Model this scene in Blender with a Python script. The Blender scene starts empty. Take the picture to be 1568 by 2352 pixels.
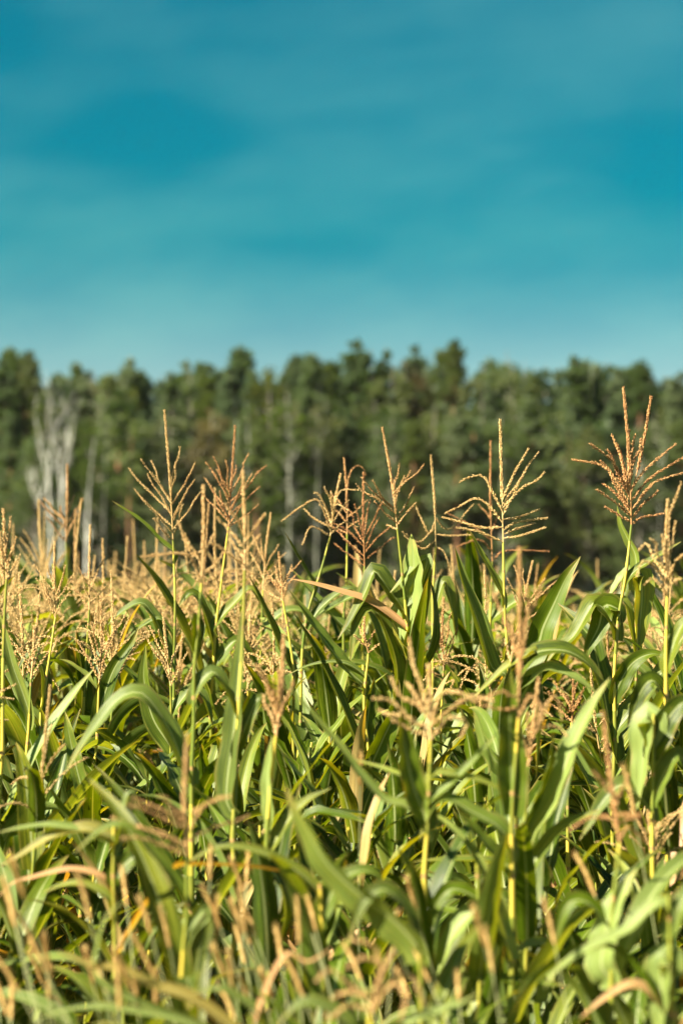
import bpy, math, random, zlib
import numpy as np
from mathutils import Vector, Matrix
random.seed(11)
rng = np.random.default_rng(11)
S = bpy.context.scene
COL = S.collection
R = math.radians
PI = math.pi

# ------------------------------------------------------------------ camera
EYE = 1.7
FPX = 5532.0                      # focal length in pixels of a 1568 x 2352 picture
HORIZON = 1420.0
PITCH = math.atan((HORIZON - 1176) / FPX)
cam_data = bpy.data.cameras.new('camera')
cam = bpy.data.objects.new('camera', cam_data)
COL.objects.link(cam)
cam.location = (0, 0, EYE)
cam.rotation_euler = (PI / 2 + PITCH, 0, 0)
cam_data.sensor_fit = 'VERTICAL'
cam_data.sensor_height = 36
cam_data.sensor_width = 24
cam_data.lens = 36 * FPX / 2352
cam_data.clip_end = 3000
cam_data.dof.use_dof = True
cam_data.dof.focus_distance = 7.6
cam_data.dof.aperture_fstop = 2.8
S.camera = cam

# ------------------------------------------------------------------ light
SUN_EL = R(38)
SUN_AZ = R(240)                   # clockwise from +Y: behind the camera, to the left
sun_dir = Vector((math.sin(SUN_AZ) * math.cos(SUN_EL), math.cos(SUN_AZ) * math.cos(SUN_EL), math.sin(SUN_EL)))
sl = bpy.data.lights.new('sun', 'SUN')
sl.energy = 5.0
sl.angle = R(0.53)
sl.color = (1.0, 0.90, 0.72)
sun = bpy.data.objects.new('sun', sl)
COL.objects.link(sun)
sun.rotation_euler = sun_dir.to_track_quat('Z', 'Y').to_euler()
S.view_settings.view_transform = 'Standard'
S.view_settings.look = 'None'
S.view_settings.exposure = 2.0
S.view_settings.gamma = 1.0
S.render.engine = 'CYCLES'
S.cycles.use_denoising = True
S.cycles.max_bounces = 4
S.cycles.diffuse_bounces = 1
S.cycles.glossy_bounces = 2
S.cycles.transmission_bounces = 2
S.cycles.transparent_max_bounces = 4
S.cycles.sample_clamp_indirect = 6


class NT:
    """small helper around a node tree"""
    def __init__(s, tree):
        s.t = tree
        s.n = tree.nodes
        s.l = tree.links

    def node(s, kind, **kw):
        n = s.n.new(kind)
        for k, v in kw.items():
            setattr(n, k, v)
        return n

    def put(s, sock, v):
        if isinstance(v, bpy.types.NodeSocket):
            s.l.new(v, sock)
        elif isinstance(v, (tuple, list)) and len(v) == 3 and sock.type == 'RGBA':
            sock.default_value = (*v, 1)
        else:
            sock.default_value = v

    def math(s, op, a, b=0.0, c=0.0, clamp=False):
        n = s.node('ShaderNodeMath', operation=op, use_clamp=clamp)
        s.put(n.inputs[0], a); s.put(n.inputs[1], b); s.put(n.inputs[2], c)
        return n.outputs[0]

    def mix(s, f, a, b, blend='MIX'):
        n = s.node('ShaderNodeMix', data_type='RGBA', blend_type=blend)
        s.put(n.inputs['Factor'], f); s.put(n.inputs[6], a); s.put(n.inputs[7], b)
        return n.outputs[2]

    def smooth(s, v, a, b, lo=0.0, hi=1.0):
        n = s.node('ShaderNodeMapRange', interpolation_type='SMOOTHSTEP')
        s.put(n.inputs['Value'], v)
        n.inputs['From Min'].default_value = a; n.inputs['From Max'].default_value = b
        n.inputs['To Min'].default_value = lo; n.inputs['To Max'].default_value = hi
        return n.outputs[0]

    def noise(s, vec, scale, detail=3, rough=0.5):
        n = s.node('ShaderNodeTexNoise')
        if vec is not None:
            s.l.new(vec, n.inputs['Vector'])
        n.inputs['Scale'].default_value = scale
        n.inputs['Detail'].default_value = detail
        n.inputs['Roughness'].default_value = rough
        return n.outputs['Fac']

    def mapping(s, vec, scale=(1, 1, 1), loc=(0, 0, 0), rot=(0, 0, 0)):
        n = s.node('ShaderNodeMapping')
        s.l.new(vec, n.inputs['Vector'])
        n.inputs['Scale'].default_value = scale
        n.inputs['Location'].default_value = loc
        n.inputs['Rotation'].default_value = rot
        return n.outputs[0]


# ------------------------------------------------------------------ sky
W = bpy.data.worlds.new('World')
S.world = W
W.use_nodes = True
w = NT(W.node_tree)
bg = w.n['Background']
sky = w.node('ShaderNodeTexSky', sky_type='NISHITA')
sky.sun_disc = False
sky.sun_elevation = SUN_EL
sky.sun_rotation = SUN_AZ
sky.air_density = 1.0
sky.dust_density = 1.0
sky.ozone_density = 1.0
tc = w.node('ShaderNodeTexCoord')
vec = tc.outputs['Generated']
sep = w.node('ShaderNodeSeparateXYZ')
w.l.new(vec, sep.inputs[0])
# thin high cloud with clear holes in it, as a function of the direction looked in
warp = w.noise(w.mapping(vec, (3.2, 3.2, 8)), 3.0, 4, 0.55)
fine = w.noise(w.mapping(w.mapping(vec, rot=(0, R(9), 0)), (2.6, 2.6, 8), (3.1, 0.4, 0.2)), 4.6, 7, 0.62)
cloud = w.math('MULTIPLY_ADD', w.math('SUBTRACT', fine, 0.5), 1.2, 0.52)
cloud = w.math('ADD', cloud, w.math('MULTIPLY', w.math('SUBTRACT', warp, 0.5), 0.8))


def sky_spot(px, py, rx, ry, amount):
    """a clear hole (or a denser veil) in the cloud, rx by ry wide in the sky round the direction (px, py)"""
    global cloud
    az, el = (px - 784) / FPX, (HORIZON - py) / FPX
    dx = w.math('DIVIDE', w.math('SUBTRACT', sep.outputs[0], az), rx / FPX)
    dz = w.math('DIVIDE', w.math('SUBTRACT', sep.outputs[2], el), ry / FPX)
    r2 = w.math('ADD', w.math('MULTIPLY', dx, dx), w.math('MULTIPLY', dz, dz))
    r2 = w.math('ADD', r2, w.math('MULTIPLY', w.math('SUBTRACT', warp, 0.5), 2.2))
    g = w.math('EXPONENT', w.math('MULTIPLY', r2, -1.0))
    cloud = w.math('MULTIPLY_ADD', g, amount, cloud)


sky_spot(310, 320, 210, 100, -0.50)
sky_spot(20, 110, 120, 150, -0.50)
sky_spot(430, 30, 140, 40, -0.28)
sky_spot(1540, 400, 150, 110, -0.48)
sky_spot(720, 580, 240, 50, -0.30)
sky_spot(1350, 130, 330, 170, 0.24)
sky_spot(860, 230, 180, 60, 0.16)
sky_spot(110, 240, 110, 70, 0.16)
cl = w.smooth(cloud, 0.0, 1.15)
tinted = w.mix(1.0, sky.outputs[0], (0.003, 0.366, 0.372), 'MULTIPLY')
veil = w.mix(cl, tinted, w.mix(1.0, sky.outputs[0], (0.14, 0.52, 0.435), 'MULTIPLY'))
low = w.smooth(sep.outputs[2], 0.0, 0.165, 0.78, 0.0)
final = w.mix(low, veil, w.mix(1.0, sky.outputs[0], (1.42, 1.05, 0.97), 'MULTIPLY'))
w.l.new(final, bg.inputs['Color'])
bg.inputs['Strength'].default_value = 0.05


# ------------------------------------------------------------------ helpers
def P(px, py, d):
    """the point d metres out into the field that the photograph shows at (px, py)"""
    c, s = math.cos(PITCH), math.sin(PITCH)
    x = px - 784
    u = 1176 - py
    y = FPX * c - u * s
    z = FPX * s + u * c
    k = d / y
    return Vector((x * k, d, EYE + z * k))


def tag(o, label=None, cat=None, group=None, kind=None):
    if label: o['label'] = label
    if cat: o['category'] = cat
    if group: o['group'] = group
    if kind: o['kind'] = kind
    return o


def empty(name, loc, label, cat, group=None):
    o = bpy.data.objects.new(name, None)
    o.empty_display_size = 0.1
    COL.objects.link(o)
    o.location = loc
    return tag(o, label, cat, group)


class MB:
    """collects vertices, faces and uvs for ONE mesh"""
    def __init__(s):
        s.v, s.f, s.uv, s.m = [], [], [], []
        s.mat = 0

    def grid(s, rows, uvs, closed=False):
        """rows of points -> quads"""
        b = len(s.v)
        nr, nc = len(rows), len(rows[0])
        for r in rows:
            s.v.extend(r)
        for i in range(nr - 1):
            for j in range(nc if closed else nc - 1):
                j2 = (j + 1) % nc
                s.f.append((b + i * nc + j, b + i * nc + j2, b + (i + 1) * nc + j2, b + (i + 1) * nc + j))
                s.uv.extend((uvs[i][j], uvs[i][j2] if j2 else (1.0, uvs[i][j][1]), uvs[i + 1][j2] if j2 else (1.0, uvs[i + 1][j][1]), uvs[i + 1][j]))
                s.m.append(s.mat)

    def tube(s, pts, rad, sides=6, v0=0.0):
        n = len(pts)
        rows, uvs = [], []
        prev = None
        L = v0
        for i, p in enumerate(pts):
            t = (pts[min(i + 1, n - 1)] - pts[max(i - 1, 0)]).normalized()
            a = prev if prev is not None else (Vector((0.31, 0.95, 0.1)) if abs(t.z) > 0.5 else Vector((0, 0, 1)))
            a = (a - t * a.dot(t)).normalized()
            prev = a
            b = t.cross(a)
            if i: L += (p - pts[i - 1]).length
            r = rad[i] if isinstance(rad, (list, tuple)) else rad
            rows.append([p + (a * math.cos(q) + b * math.sin(q)) * r for q in [2 * PI * k / sides for k in range(sides)]])
            uvs.append([(k / sides, L) for k in range(sides)])
        s.grid(rows, uvs, True)

    def poly(s, pts, uv=(0.5, 0.5)):
        b = len(s.v)
        s.v.extend(pts)
        s.f.append(tuple(range(b, b + len(pts))))
        s.uv.extend([uv] * len(pts))
        s.m.append(s.mat)

    def mesh(s, name, mats, smooth=True):
        me = bpy.data.meshes.new(name)
        me.from_pydata([tuple(p) for p in s.v], [], s.f)
        uvl = me.uv_layers.new(name='UVMap')
        uvl.data.foreach_set('uv', np.array(s.uv, dtype=np.float32).ravel())
        for m in (mats if isinstance(mats, (list, tuple)) else [mats]):
            me.materials.append(m)
        me.polygons.foreach_set('material_index', np.array(s.m, dtype=np.int32))
        me.polygons.foreach_set('use_smooth', np.full(len(s.f), smooth))
        me.update()
        return me


def link(name, me, parent=None, color=None, loc=None):
    o = bpy.data.objects.new(name, me)
    COL.objects.link(o)
    if parent is not None: o.parent = parent
    if color is not None: o.color = (*color, 1)
    if loc is not None: o.location = loc
    return o


def kids_of():
    m = {}
    for o in bpy.data.objects:
        if o.parent: m.setdefault(o.parent.name, []).append(o)
    return m


def copy_tree(o, kids, parent=None):
    c = o.copy()
    COL.objects.link(c)
    c.parent = parent
    for ch in kids.get(o.name, ()):
        copy_tree(ch, kids, c)
    return c


def spline(pts, n):
    """Catmull-Rom through pts, n points spread along it by length"""
    p = [pts[0] * 2 - pts[1]] + list(pts) + [pts[-1] * 2 - pts[-2]]
    fine = []
    for i in range(1, len(p) - 2):
        for k in range(12):
            t = k / 12
            a, b, c, d = p[i - 1], p[i], p[i + 1], p[i + 2]
            fine.append(0.5 * ((2 * b) + (c - a) * t + (2 * a - 5 * b + 4 * c - d) * t * t + (3 * b - a - 3 * c + d) * t ** 3))
    fine.append(pts[-1].copy())
    L = [0.0]
    for a, b in zip(fine, fine[1:]): L.append(L[-1] + (b - a).length)
    out, j = [], 0
    for k in range(n):
        s = L[-1] * k / (n - 1)
        while j < len(L) - 2 and L[j + 1] < s: j += 1
        f = (s - L[j]) / max(L[j + 1] - L[j], 1e-9)
        out.append(fine[j].lerp(fine[j + 1], min(f, 1)))
    return out


# ------------------------------------------------------------------ materials
def new_mat(name):
    m = bpy.data.materials.new(name)
    m.use_nodes = True
    t = NT(m.node_tree)
    return m, t, t.n['Principled BSDF'], t.n['Material Output']


def leaf_material():
    m, t, p, out = new_mat('corn_leaf')
    uv = t.node('ShaderNodeUVMap').outputs[0]
    s = t.node('ShaderNodeSeparateXYZ'); t.l.new(uv, s.inputs[0])
    u, v = s.outputs[0], s.outputs[1]
    oi = t.node('ShaderNodeObjectInfo')
    oc = t.node('ShaderNodeSeparateColor'); t.l.new(oi.outputs['Color'], oc.inputs[0])
    dry, yel, pale = oc.outputs[0], oc.outputs[1], oc.outputs[2]
    rnd = oi.outputs['Random']
    co = t.node('ShaderNodeCombineXYZ')
    t.l.new(t.math('MULTIPLY', u, 7.0), co.inputs[0]); t.l.new(t.math('MULTIPLY', v, 3.0), co.inputs[1]); t.l.new(t.math('MULTIPLY', rnd, 37.0), co.inputs[2])
    blot = t.noise(co.outputs[0], 1.3, 4, 0.6)
    co2 = t.node('ShaderNodeCombineXYZ')
    t.l.new(t.math('MULTIPLY', u, 46.0), co2.inputs[0]); t.l.new(t.math('MULTIPLY', v, 1.6), co2.inputs[1]); t.l.new(rnd, co2.inputs[2])
    vein = t.noise(co2.outputs[0], 1.0, 2, 0.5)
    base = t.mix(rnd, (0.005, 0.020, 0.0015), (0.072, 0.118, 0.003))
    base = t.mix(t.smooth(blot, 0.35, 0.75), base, (0.074, 0.120, 0.004))
    base = t.mix(pale, base, (0.21, 0.28, 0.075))  # pale tone: bright sunlit leaf highlights put into the colour
    yf = t.math('ADD', yel, t.math('MULTIPLY', t.smooth(v, 0.60, 1.05), 0.14))
    yf = t.math('MULTIPLY', yf, t.smooth(blot, 0.30, 0.62), clamp=True)
    base = t.mix(yf, base, (0.30, 0.28, 0.018))
    vf = t.smooth(vein, 0.30, 0.70, 0.70, 1.25)
    base = t.mix(1.0, base, vf, 'MULTIPLY')
    edge = t.math('ABSOLUTE', t.math('SUBTRACT', u, 0.5))
    rib = t.math('MULTIPLY', t.smooth(edge, 0.018, 0.060, 1.0, 0.0), t.smooth(v, 0.45, 1.0, 0.85, 0.1))
    base = t.mix(rib, base, (0.30, 0.34, 0.14))
    co3 = t.node('ShaderNodeCombineXYZ')
    t.l.new(t.math('MULTIPLY', u, 9.0), co3.inputs[0]); t.l.new(t.math('MULTIPLY', v, 26.0), co3.inputs[1]); t.l.new(t.math('MULTIPLY', rnd, 91.0), co3.inputs[2])
    speck = t.noise(co3.outputs[0], 1.0, 3, 0.6)
    base = t.mix(t.smooth(speck, 0.66, 0.74, 0.0, 0.7), base, (0.26, 0.17, 0.06))
    # dry tips, torn brown margins
    tip = t.math('ADD', t.smooth(v, 0.80, 1.02), t.math('MULTIPLY', t.smooth(edge, 0.36, 0.5), 0.35))
    df = t.math('ADD', t.math('MULTIPLY', tip, t.smooth(blot, 0.45, 0.70)), t.math('MULTIPLY', dry, t.smooth(t.math('ADD', blot, t.math('MULTIPLY', dry, 0.6)), 0.40, 0.70)), clamp=True)
    drycol = t.mix(blot, (0.30, 0.13, 0.045), (0.62, 0.40, 0.19))
    base = t.mix(df, base, t.mix(1.0, drycol, vf, 'MULTIPLY'))
    t.put(p.inputs['Base Color'], base)
    t.put(p.inputs['Roughness'], t.math('MULTIPLY_ADD', blot, 0.25, 0.30))
    p.inputs['Specular IOR Level'].default_value = 0.26
    bump = t.node('ShaderNodeBump')
    bump.inputs['Strength'].default_value = 0.35
    bump.inputs['Distance'].default_value = 0.002
    t.l.new(vein, bump.inputs['Height'])
    t.l.new(bump.outputs[0], p.inputs['Normal'])
    tr = t.node('ShaderNodeBsdfTranslucent')
    t.put(tr.inputs['Color'], t.mix(1.0, base, (2.5, 2.0, 0.25), 'MULTIPLY'))
    mx = t.node('ShaderNodeMixShader')
    t.put(mx.inputs[0], 0.30)
    t.l.new(p.outputs[0], mx.inputs[1]); t.l.new(tr.outputs[0], mx.inputs[2])
    t.l.new(mx.outputs[0], out.inputs['Surface'])
    return m


def stalk_material():
    m, t, p, out = new_mat('corn_stalk')
    uv = t.node('ShaderNodeUVMap').outputs[0]
    s = t.node('ShaderNodeSeparateXYZ'); t.l.new(uv, s.inputs[0])
    oi = t.node('ShaderNodeObjectInfo')
    co = t.node('ShaderNodeCombineXYZ')
    t.l.new(t.math('MULTIPLY', s.outputs[0], 3.0), co.inputs[0]); t.l.new(t.math('MULTIPLY', s.outputs[1], 7.0), co.inputs[1]); t.l.new(t.math('MULTIPLY', oi.outputs['Random'], 50.0), co.inputs[2])
    n = t.noise(co.outputs[0], 1.0, 4, 0.6)
    base = t.mix(oi.outputs['Random'], (0.44, 0.36, 0.04), (0.56, 0.41, 0.05))
    base = t.mix(t.smooth(n, 0.30, 0.56), (0.36, 0.38, 0.06), base)
    base = t.mix(t.smooth(n, 0.66, 0.78), base, (0.42, 0.13, 0.04))
    wn = t.node('ShaderNodeTexWhiteNoise', noise_dimensions='2D')
    cw = t.node('ShaderNodeCombineXYZ')
    t.l.new(t.math('FLOOR', t.math('ADD', t.math('DIVIDE', s.outputs[1], 0.17), 0.5)), cw.inputs[0]); t.l.new(oi.outputs['Random'], cw.inputs[1])
    t.l.new(cw.outputs[0], wn.inputs['Vector'])
    shf = t.math('GREATER_THAN', t.math('ADD', wn.outputs['Value'], t.smooth(s.outputs[1], 0.7, 1.5, 0.45, 0.0)), 0.52)
    base = t.mix(t.math('MULTIPLY', shf, t.smooth(n, 0.30, 0.70, 0.95, 0.55)), base, (0.085, 0.135, 0.010))
    ring = t.math('ABSOLUTE', t.math('SUBTRACT', t.math('FRACT', t.math('DIVIDE', s.outputs[1], 0.17)), 0.5))
    base = t.mix(t.smooth(ring, 0.455, 0.49), base, (0.34, 0.20, 0.07))
    t.put(p.inputs['Base Color'], base)
    p.inputs['Roughness'].default_value = 0.45
    return m


def tassel_material():
    m, t, p, out = new_mat('corn_tassel')
    geo = t.node('ShaderNodeNewGeometry')
    ri = geo.outputs['Random Per Island']
    oi = t.node('ShaderNodeObjectInfo')
    oc = t.node('ShaderNodeSeparateColor'); t.l.new(oi.outputs['Color'], oc.inputs[0])
    gold = t.mix(ri, (0.46, 0.26, 0.072), (0.80, 0.57, 0.25))
    brown = t.mix(ri, (0.18, 0.066, 0.018), (0.62, 0.31, 0.105))
    green = t.mix(ri, (0.30, 0.28, 0.08), (0.55, 0.46, 0.18))
    base = t.mix(oc.outputs[0], gold, brown)
    base = t.mix(oc.outputs[1], base, green)
    t.put(p.inputs['Base Color'], base)
    p.inputs['Roughness'].default_value = 0.6
    tr = t.node('ShaderNodeBsdfTranslucent')
    t.put(tr.inputs['Color'], base)
    mx = t.node('ShaderNodeMixShader')
    t.put(mx.inputs[0], 0.2)
    t.l.new(p.outputs[0], mx.inputs[1]); t.l.new(tr.outputs[0], mx.inputs[2])
    t.l.new(mx.outputs[0], out.inputs['Surface'])
    return m


def foliage_material(name, dark, light, warm):
    m, t, p, out = new_mat(name)
    geo = t.node('ShaderNodeNewGeometry')
    ri = geo.outputs['Random Per Island']
    oi = t.node('ShaderNodeObjectInfo')
    tcn = t.node('ShaderNodeTexCoord')
    n = t.noise(tcn.outputs['Object'], 0.5, 3, 0.6)
    base = t.mix(t.math('MULTIPLY_ADD', ri, 0.5, t.math('MULTIPLY', t.smooth(n, 0.35, 0.65), 0.5)), dark, light)
    base = t.mix(t.smooth(oi.outputs['Random'], 0.35, 1.0, 0.0, 0.75), base, warm)
    t.put(p.inputs['Base Color'], base)
    p.inputs['Roughness'].default_value = 0.55
    p.inputs['Specular IOR Level'].default_value = 0.3
    tr = t.node('ShaderNodeBsdfTranslucent')
    t.put(tr.inputs['Color'], t.mix(1.0, base, (1.2, 1.3, 0.6), 'MULTIPLY'))
    mx = t.node('ShaderNodeMixShader')
    t.put(mx.inputs[0], 0.46)
    t.l.new(p.outputs[0], mx.inputs[1]); t.l.new(tr.outputs[0], mx.inputs[2])
    t.l.new(mx.outputs[0], out.inputs['Surface'])
    return m


def plain_material(name, c1, c2, scale=6.0, rough=0.8, stretch=(1, 1, 1), marks=None):
    m, t, p, out = new_mat(name)
    tcn = t.node('ShaderNodeTexCoord')
    v = t.mapping(tcn.outputs['Object'], stretch)
    n = t.noise(v, scale, 5, 0.65)
    base = t.mix(t.smooth(n, 0.3, 0.7), c1, c2)
    if marks:
        n2 = t.noise(t.mapping(tcn.outputs['Object'], (1.2, 1.2, 3.5)), scale * 0.8, 3, 0.6)
        base = t.mix(t.smooth(n2, 0.60, 0.68), base, marks)
    t.put(p.inputs['Base Color'], base)
    p.inputs['Roughness'].default_value = rough
    p.inputs['Specular IOR Level'].default_value = 0.25
    return m


M_LEAF = leaf_material()
M_STALK = stalk_material()
M_TASSEL = tassel_material()
M_NEEDLE = foliage_material('pine_needles', (0.044, 0.072, 0.030), (0.094, 0.130, 0.048), (0.108, 0.130, 0.044))
M_SPRUCE = foliage_material('spruce_needles', (0.034, 0.060, 0.031), (0.080, 0.114, 0.050), (0.086, 0.114, 0.046))
M_BROAD = foliage_material('broad_leaves', (0.046, 0.074, 0.026), (0.104, 0.136, 0.046), (0.128, 0.132, 0.042))
M_RUST = foliage_material('rusty_leaves', (0.075, 0.065, 0.026), (0.14, 0.105, 0.04), (0.13, 0.11, 0.04))
M_PINEBARK = plain_material('pine_bark', (0.13, 0.07, 0.038), (0.28, 0.14, 0.07), 2.0, 0.9, (3, 3, 0.6))
M_BIRCHBARK = plain_material('birch_bark', (0.44, 0.45, 0.40), (0.64, 0.63, 0.56), 1.2, 0.7, (1, 1, 1), (0.10, 0.09, 0.08))
M_PALEBARK = plain_material('pale_grey_bark', (0.16, 0.17, 0.13), (0.30, 0.30, 0.24), 1.2, 0.8, (1, 1, 1), (0.10, 0.10, 0.08))
M_GREYBARK = plain_material('grey_bark', (0.12, 0.11, 0.085), (0.24, 0.22, 0.17), 1.6, 0.9, (3, 3, 0.6))
M_SOIL = plain_material('soil', (0.075, 0.052, 0.030), (0.15, 0.11, 0.06), 5.0, 0.95)
M_GRASS = foliage_material('grass_blades', (0.030, 0.060, 0.010), (0.09, 0.12, 0.022), (0.15, 0.13, 0.035))
M_FOXHEAD = plain_material('foxtail_head', (0.42, 0.25, 0.075), (0.68, 0.46, 0.17), 60, 0.8)
M_FOXSTEM = plain_material('foxtail_stem', (0.24, 0.28, 0.10), (0.42, 0.42, 0.20), 12, 0.6)


# ------------------------------------------------------------------ corn: leaf, stalk, tassel
def leaf_into(mb, path, width, normals, segs, cols, fold=0.22, ripple=0.06, seed=0, clasp=0.75):
    rows, uvs = [], []
    r = random.Random(seed)
    ph1, ph2, fr = r.uniform(0, 6), r.uniform(0, 6), r.uniform(2.5, 5)
    n = len(path)
    for i, p in enumerate(path):
        t = i / (n - 1)
        T = (path[min(i + 1, n - 1)] - path[max(i - 1, 0)]).normalized()
        N = normals[i]
        N = (N - T * N.dot(T)).normalized()
        B = T.cross(N)
        wd = width * (clasp + (1 - clasp) * min(t / 0.22, 1)) * max(1 - t ** 2.3, 0) ** 0.85
        wd = max(wd, 0.0012) * 0.5
        row, uvr = [], []
        for j in range(cols):
            u = -1 + 2 * j / (cols - 1)
            rip = ripple * math.sin(fr * 2 * PI * t + (ph1 if u > 0 else ph2)) * u * u * 2
            h = wd * (fold * 2 * abs(u) ** 1.3 + rip) - wd * fold
            row.append(p + B * (u * wd) + N * h)
            uvr.append((0.5 + 0.5 * u, t))
        rows.append(row); uvs.append(uvr)
    mb.grid(rows, uvs)


def stalk_into(mb, pts, r0, r1, sides=8, step=0.03):
    L = sum((b - a).length for a, b in zip(pts, pts[1:]))
    n = max(6, int(L / step))
    path = spline(pts, n)
    kr = random.Random(int(pts[0].z * 1e4) + int(L * 1e5))
    kk = [Vector((kr.uniform(-.006, .006), kr.uniform(-.006, .006), 0)) for _ in range(int(L / .17) + 3)]
    for i in range(1, n - 1):
        q = L * i / (n - 1) / .17
        path[i] = path[i] + kk[int(q)].lerp(kk[int(q) + 1], q % 1) * min(1, 4 * (1 - i / (n - 1)))
    rad = []
    for i in range(n):
        s = L * i / (n - 1)
        q = abs((s / 0.17) % 1 - 0.5)
        rad.append((r0 + (r1 - r0) * (i / (n - 1)) ** 1.2) * (1.0 + (0.28 if q > 0.44 else 0.0)))
    mb.tube(path, rad, sides)


_OCT = [(0, 1), (1, 2), (2, 3), (3, 0)]


def spikelet(mb, p, d, side, L, wd):
    """a small pointed husk from p along d"""
    a = d.cross(side)
    if a.length < 1e-6: return
    a = a.normalized()
    b = d.cross(a)
    c = p + d * (L * 0.42)
    k = len(mb.v)
    mb.v.extend((p, c + a * wd, c + b * wd, c - a * wd, c - b * wd, p + d * L))
    for i, j in _OCT:
        mb.f.append((k, k + 1 + i, k + 1 + j)); mb.f.append((k + 5, k + 1 + j, k + 1 + i))
        mb.uv.extend([(0.5, 0.5)] * 6); mb.m.extend((mb.mat, mb.mat))


def spike_into(mb, path, per, pitch, L, wd, r0, rr, bare=0.0):
    """rachis along path with rows of spikelets"""
    length = sum((b - a).length for a, b in zip(path, path[1:]))
    n = len(path)
    mb.tube(path, [r0 * (1 - 0.75 * i / (n - 1)) for i in range(n)], 5)
    cnt = max(3, int(length / pitch))
    fine = spline(path, cnt)
    ang = rr.uniform(0, 6)
    for i in range(cnt):
        t = i / (cnt - 1)
        if t < bare: continue
        T = (fine[min(i + 1, cnt - 1)] - fine[max(i - 1, 0)]).normalized()
        a = T.orthogonal().normalized()
        b = T.cross(a)
        ang += 1.35 + rr.uniform(-0.2, 0.2)
        for k in range(per):
            if rr.random() < 0.07: continue
            q = ang + 2 * PI * k / per + rr.uniform(-0.35, 0.35)
            o = a * math.cos(q) + b * math.sin(q)
            sp = rr.uniform(0.25, 0.55)
            ll = L * rr.uniform(0.75, 1.2) * (1 - 0.35 * t ** 3)
            spikelet(mb, fine[i] + o * r0 * 0.5, (T * math.cos(sp) + o * math.sin(sp)).normalized(), o, ll, wd * rr.uniform(0.8, 1.2))


def branch_path(o, e, bow, n=9):
    mid = (o + e) * 0.5
    L = (e - o).length
    mid = mid + Vector((rh.uniform(-.05, .05) * L, rh.uniform(-.1, .1) * L, bow * L))
    q = o.lerp(e, .78) + Vector((rh.uniform(-.03, .03) * L, 0, (bow * .6 + rh.uniform(-.03, .03)) * L))
    return spline([o, mid, q, e], n)


def random_tassel_into(mb, base, H, nb, spread, droop, rr, detail=1.0, scale=1.0, lean=(0, 0)):
    """whole tassel in one mesh; detail 1 full, smaller = coarser"""
    pitch = 0.0052 / detail
    L, wd = 0.0100 * (1 / detail) ** 0.75, 0.0019 * (1 / detail) ** 0.6
    top = base + Vector((lean[0], lean[1], H))
    path = spline([base, base.lerp(top, 0.5) + Vector((rr.uniform(-.01, .01), rr.uniform(-.01, .01), 0)), top], 9)
    spike_into(mb, path, 4 if detail > 0.5 else 3, pitch, L, wd, 0.0028, rr, 0.34)
    for k in range(nb):
        f = 0.02 + 0.33 * (k / max(nb - 1, 1))
        o = base.lerp(top, f)
        az = k * 2.4 + rr.uniform(-0.5, 0.5)
        ln = H * rr.uniform(0.42, 0.68) * (1 - 0.35 * f)
        an = spread * rr.uniform(0.7, 1.25)
        d = Vector((math.cos(az) * math.sin(an), math.sin(az) * math.sin(an), math.cos(an)))
        dr = droop * rr.uniform(0.3, 1.4)
        pts = [o]
        cur = d.copy()
        for i in range(6):
            pts.append(pts[-1] + cur * ln / 6)
            cur = (cur + Vector((0, 0, -dr * 0.32)) + Vector((d.x, d.y, 0)) * dr * 0.10).normalized()
        spike_into(mb, pts, 2 if detail > 0.5 else 2, pitch, L, wd, 0.0016, rr, 0.06)


def free_leaf(base, az, length, start, droop, rr, n):
    """path of a leaf that leaves its stalk at an angle 'start' from the vertical and arches over"""
    pts, nor = [], []
    p = base.copy()
    h = Vector((math.cos(az), math.sin(az), 0))
    side = Vector((-math.sin(az), math.cos(az), 0))
    a = start
    sway = rr.uniform(-0.5, 0.5)
    roll0, roll1 = rr.uniform(-0.35, 0.35), rr.uniform(-1.1, 1.1)
    kink = rr.random() < 0.22
    kp = rr.uniform(0.35, 0.6)
    for i in range(n):
        t = i / (n - 1)
        d = h * math.sin(a) + Vector((0, 0, math.cos(a))) + side * sway * t * 0.5
        d.normalize()
        up = (Vector((0, 0, 1)) * math.sin(a) - h * math.cos(a))
        ro = roll0 + (roll1 - roll0) * t
        nor.append((up * math.cos(ro) + side * math.sin(ro)).normalized())
        pts.append(p.copy())
        p = p + d * (length / (n - 1))
        a += droop * (0.35 + 1.5 * t) / (n - 1)
        if kink and abs(t - kp) < 0.5 / n * 2: a += 0.45
        a = min(a, 3.0)
    return pts, nor


def leaf_colour(rr, z):
    """dry / yellow / pale amounts for one leaf; the lower ones have dried more"""
    q = rr.random()
    dry = 0.0
    if z < 0.55 and q < 0.30: dry = rr.uniform(0.5, 1.0)
    elif q < 0.05: dry = rr.uniform(0.4, 0.9)
    return (dry, max(0.0, rr.gauss(0.0, 0.24)), max(0.0, min(1.0, rr.gauss(0.08, 0.34))))  # last amount paints bright highlights into a few leaves


STYLES = {                       # branches, spread, droop
    'upright': (12, 0.50, 0.2),
    'brush': (18, 0.60, 0.55),
    'drooping': (15, 0.85, 1.5),
    'thin': (5, 0.75, 0.7),
    'narrow': (8, 0.26, 0.25),
}


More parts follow.
